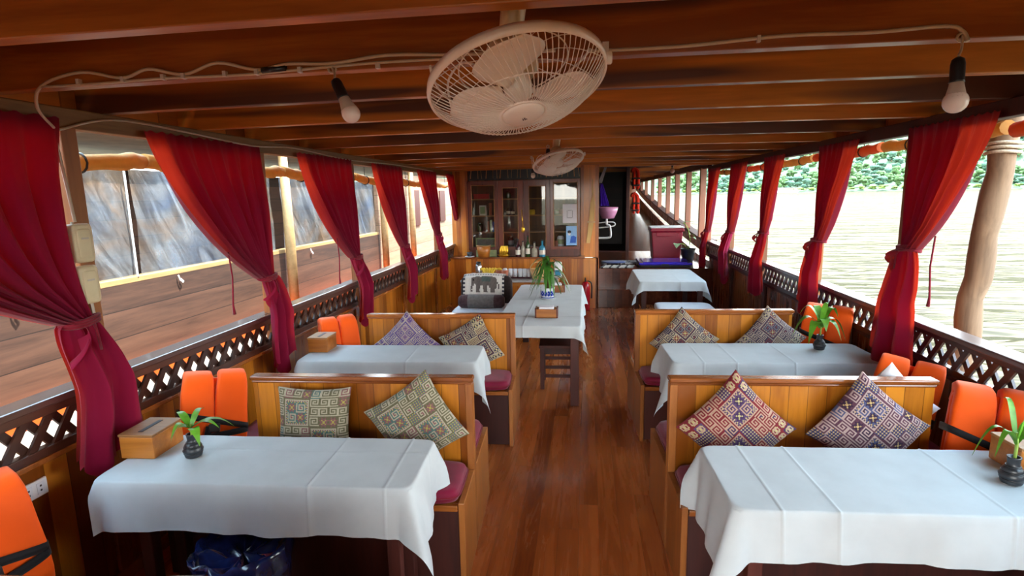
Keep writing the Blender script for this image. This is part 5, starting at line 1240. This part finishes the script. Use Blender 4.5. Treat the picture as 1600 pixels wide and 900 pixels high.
simple('glass_tray', 'dark shallow tray under the drinking glasses', 'tray', MB().box(-0.21, 0.21, -0.06, 0.06, 0, 0.008), M['bottle_dark'], 'base', (cx(813.5, 7.95), 7.95, ZC+0.002), [('rim', MB().box(-0.215, 0.215, -0.065, -0.06, 0, 0.022).box(-0.215, 0.215, 0.06, 0.065, 0, 0.022), M['bottle_dark'])], bevel=0.002)
simple('wicker_basket', 'small wicker basket half hidden by the palm', 'basket', MB().lathe([(0, 0), (0.09, 0.0), (0.12, 0.14), (0.11, 0.14), (0.08, 0.01), (0, 0.01)], (0,0,0), 24, None, False), M['tray'], 'body', (cx(842, 7.9), 7.9, ZC), [('handle', MB().tube([(0.115*math.cos(q), 0, 0.14+0.1*math.sin(q)) for q in [PI*i/12 for i in range(13)]], 0.008, 6), M['tray'])])
t = thing('wipes_pack', 'white and blue soft pack leaning behind the palm', 'pack', (cx(873, 7.95), 7.95, ZC))
m = MB(); m.puff((0, 0, 0.12), 0.06, 0.04, 0.12, 0.4, 0.4, 16, 10); m.build('pack', M['white'], t); MB().box(-0.04, 0.04, -0.0415, -0.0395, 0.04, 0.12).build('blue_print', M['bottle_blue'], t)

# ================================================================== AFT DECK THINGS
ZD = 0.632
t = thing('wash_basin', 'pink wash basin on the wall of the aft deck', 'basin', (0.42, 11.5, 1.4))
m = MB()
def basin(i, j):
    a = 2*PI*i/32; P = [(0.0, -0.07), (0.6, -0.06), (0.86, 0.06), (1.0, 0.165), (0.93, 0.165), (0.78, 0.06), (0.5, -0.03), (0, -0.035)]
    r, z = P[j]; return (0.21*r*math.cos(a)+0.02, 0.25*r*math.sin(a), 0.06+z)
m.grid(basin, 32, 7, True, wrap=True); m.build('bowl', M['pink'], t)
MB().tube([(-0.14, 0, 0.225), (-0.14, 0, 0.30), (-0.05, 0, 0.29)], 0.012, 8).build('tap', M['steel'], t)
MB().tube(rnd_path([(0, 0, 0.0), (0, 0, -0.12), (0.06, 0, -0.16), (0.08, 0, -0.35), (0.02, 0, -0.40), (-0.2, 0, -0.40)]), 0.022, 10).tube(rnd_path([(-0.2, 0.05, -0.1), (0.12, 0.05, -0.08), (0.14, 0.05, -0.16), (-0.2, 0.05, -0.2)]), 0.012, 8).build('waste_pipe', M['white'], t)
t = thing('towel', 'purple towel hanging over the wash basin', 'towel', (0.36, 11.4, 1.66))
m = MB(); m.grid(lambda i, j: (0.27+0.05*(i/10)+0.14*(i/10)*(j/10)**1.0+0.012*math.sin(i*1.9), 11.45+0.02*math.cos(i*2.1), 2.10-0.45*j/10), 10, 10); o = m.build('cloth', M['purple'], t, True); sd = o.modifiers.new('t', 'SOLIDIFY'); sd.thickness = 0.01
t = thing('towel', 'white towel hanging above the purple towel', 'towel', (0.36, 11.4, 2.1))
m = MB(); m.grid(lambda i, j: (0.40-0.12*(j/10)+0.11*(i/10-0.5)*(0.5+0.5*j/10), 11.38+0.012*math.cos(i*2.1), 2.45-0.34*j/10), 8, 10); o = m.build('cloth', M['white_cloth'], t, True); sd = o.modifiers.new('t', 'SOLIDIFY'); sd.thickness = 0.01
t = thing('cooler_box', 'maroon cooler box standing on the aft deck', 'cooler', (1.52, 10.95, ZD))
m = MB(); m.prism([(-0.25, 0), (0.25, 0), (0.29, 0.53), (-0.29, 0.53)], lambda a, c, d: (a, d, c), -0.22, 0.22); m.build('tub', M['cooler'], t, bevel=0.02)
MB().box(-0.31, 0.31, -0.24, 0.24, 0.53, 0.60).build('lid', M['cooler'], t, bevel=0.02); MB().box(-0.315, 0.315, -0.245, 0.245, 0.60, 0.625).build('lid_top', M['white'], t, bevel=0.01)
MB().tube([(-0.2, -0.245, 0.50), (-0.19, -0.27, 0.45), (0.19, -0.27, 0.45), (0.2, -0.245, 0.50)], 0.01, 8).build('handle', M['cooler'], t)
t = thing('storage_box', 'low storage box with a shiny blue lid on the aft deck', 'box', (1.34, 9.98, ZD))
MB().box(-0.42, 0.42, -0.36, 0.36, 0, 0.035).build('base', M['black'], t, bevel=0.01); MB().box(-0.44, 0.46, -0.38, 0.38, 0.035, 0.075).build('lid', M['blue_lid'], t, bevel=0.018)
MB().box(-0.36, 0.38, -0.30, 0.30, 0.075, 0.085).build('lid_panel', M['blue_lid'], t, bevel=0.006); MB().box(-0.06, 0.06, -0.395, -0.38, 0.03, 0.06).build('latch', M['black'], t)
t = thing('floor_mat', 'striped black and white mat at the front of the aft deck', 'mat', (0.52, 9.72, ZD))
m = MB(); m.grid(lambda i, j: (-0.27+0.54*i/40+0.06*(j/6), -0.17+0.32*j/6, 0.012+0.003*math.sin(i)), 40, 6, False, lambda i, j: c8(40,42,48) if i % 10 < 3 else c8(206,206,200)); o = m.build('woven_mat', M['weave'], t); sd = o.modifiers.new('t', 'SOLIDIFY'); sd.thickness = 0.008
t = thing('floor_mat', 'speckled black and white mat behind the striped mat', 'mat', (0.62, 10.35, ZD))
r5 = random.Random(8); cc = {}
m = MB(); m.grid(lambda i, j: (-0.33+0.66*i/24, -0.26+0.5*j/12, 0.010), 24, 12, False, lambda i, j: r5.choice([c8(50,50,54), c8(200,200,196), c8(120,120,122)])); o = m.build('woven_mat', M['weave'], t); sd = o.modifiers.new('t', 'SOLIDIFY'); sd.thickness = 0.008
t = thing('foot_mat', 'blue oval mat lying on the speckled mat', 'mat', (0.50, 10.2, ZD+0.016))
MB().lathe([(0.0, 0), (0.17, 0), (0.2, 0.012), (0.17, 0.024), (0, 0.026)], (0,0,0), 28, Matrix(((1.1,0,0),(0,0.9,0),(0,0,1))), False).build('pile', M['bluemat'], t)
t = thing('potted_vine', 'pale-leaved vine in a dark pot beside the maroon cooler', 'plant', (1.86, 10.45, ZD))
MB().lathe([(0.09, 0), (0.13, 0.22), (0.14, 0.24), (0.12, 0.24), (0.08, 0.02)], (0,0,0), 24).build('pot', M['vase'], t)
m = MB(); m.tube(rnd_path([(0,0,0.2), (0.03,0,0.4), (-0.02, 0, 0.62), (-0.10, -0.02, 0.72)]), 0.008, 6).tube(rnd_path([(0,0,0.2), (-0.08,-0.05,0.32), (-0.2,-0.1,0.34)]), 0.006, 6); m.build('stem', M['stem'], t)
m = MB()
for (b_, a, L, w_, ri, dr) in [((-0.10,-0.02,0.72), 0.0, 0.26, 0.09, 0.02, 0.03), ((-0.06,0,0.68), PI, 0.18, 0.10, 0.04, 0.02), ((0.0,0,0.5), 0.2, 0.16, 0.11, 0.02, 0.10), ((-0.2,-0.1,0.34), -2.0, 0.10, 0.14, 0.02, 0.1), ((0.02,0,0.42), -0.6, 0.15, 0.10, 0.05, 0.06)]: leaf_strip(m, b_, a, L, w_, ri, dr)
m.build('leaves', M['leaf_pale'], t)
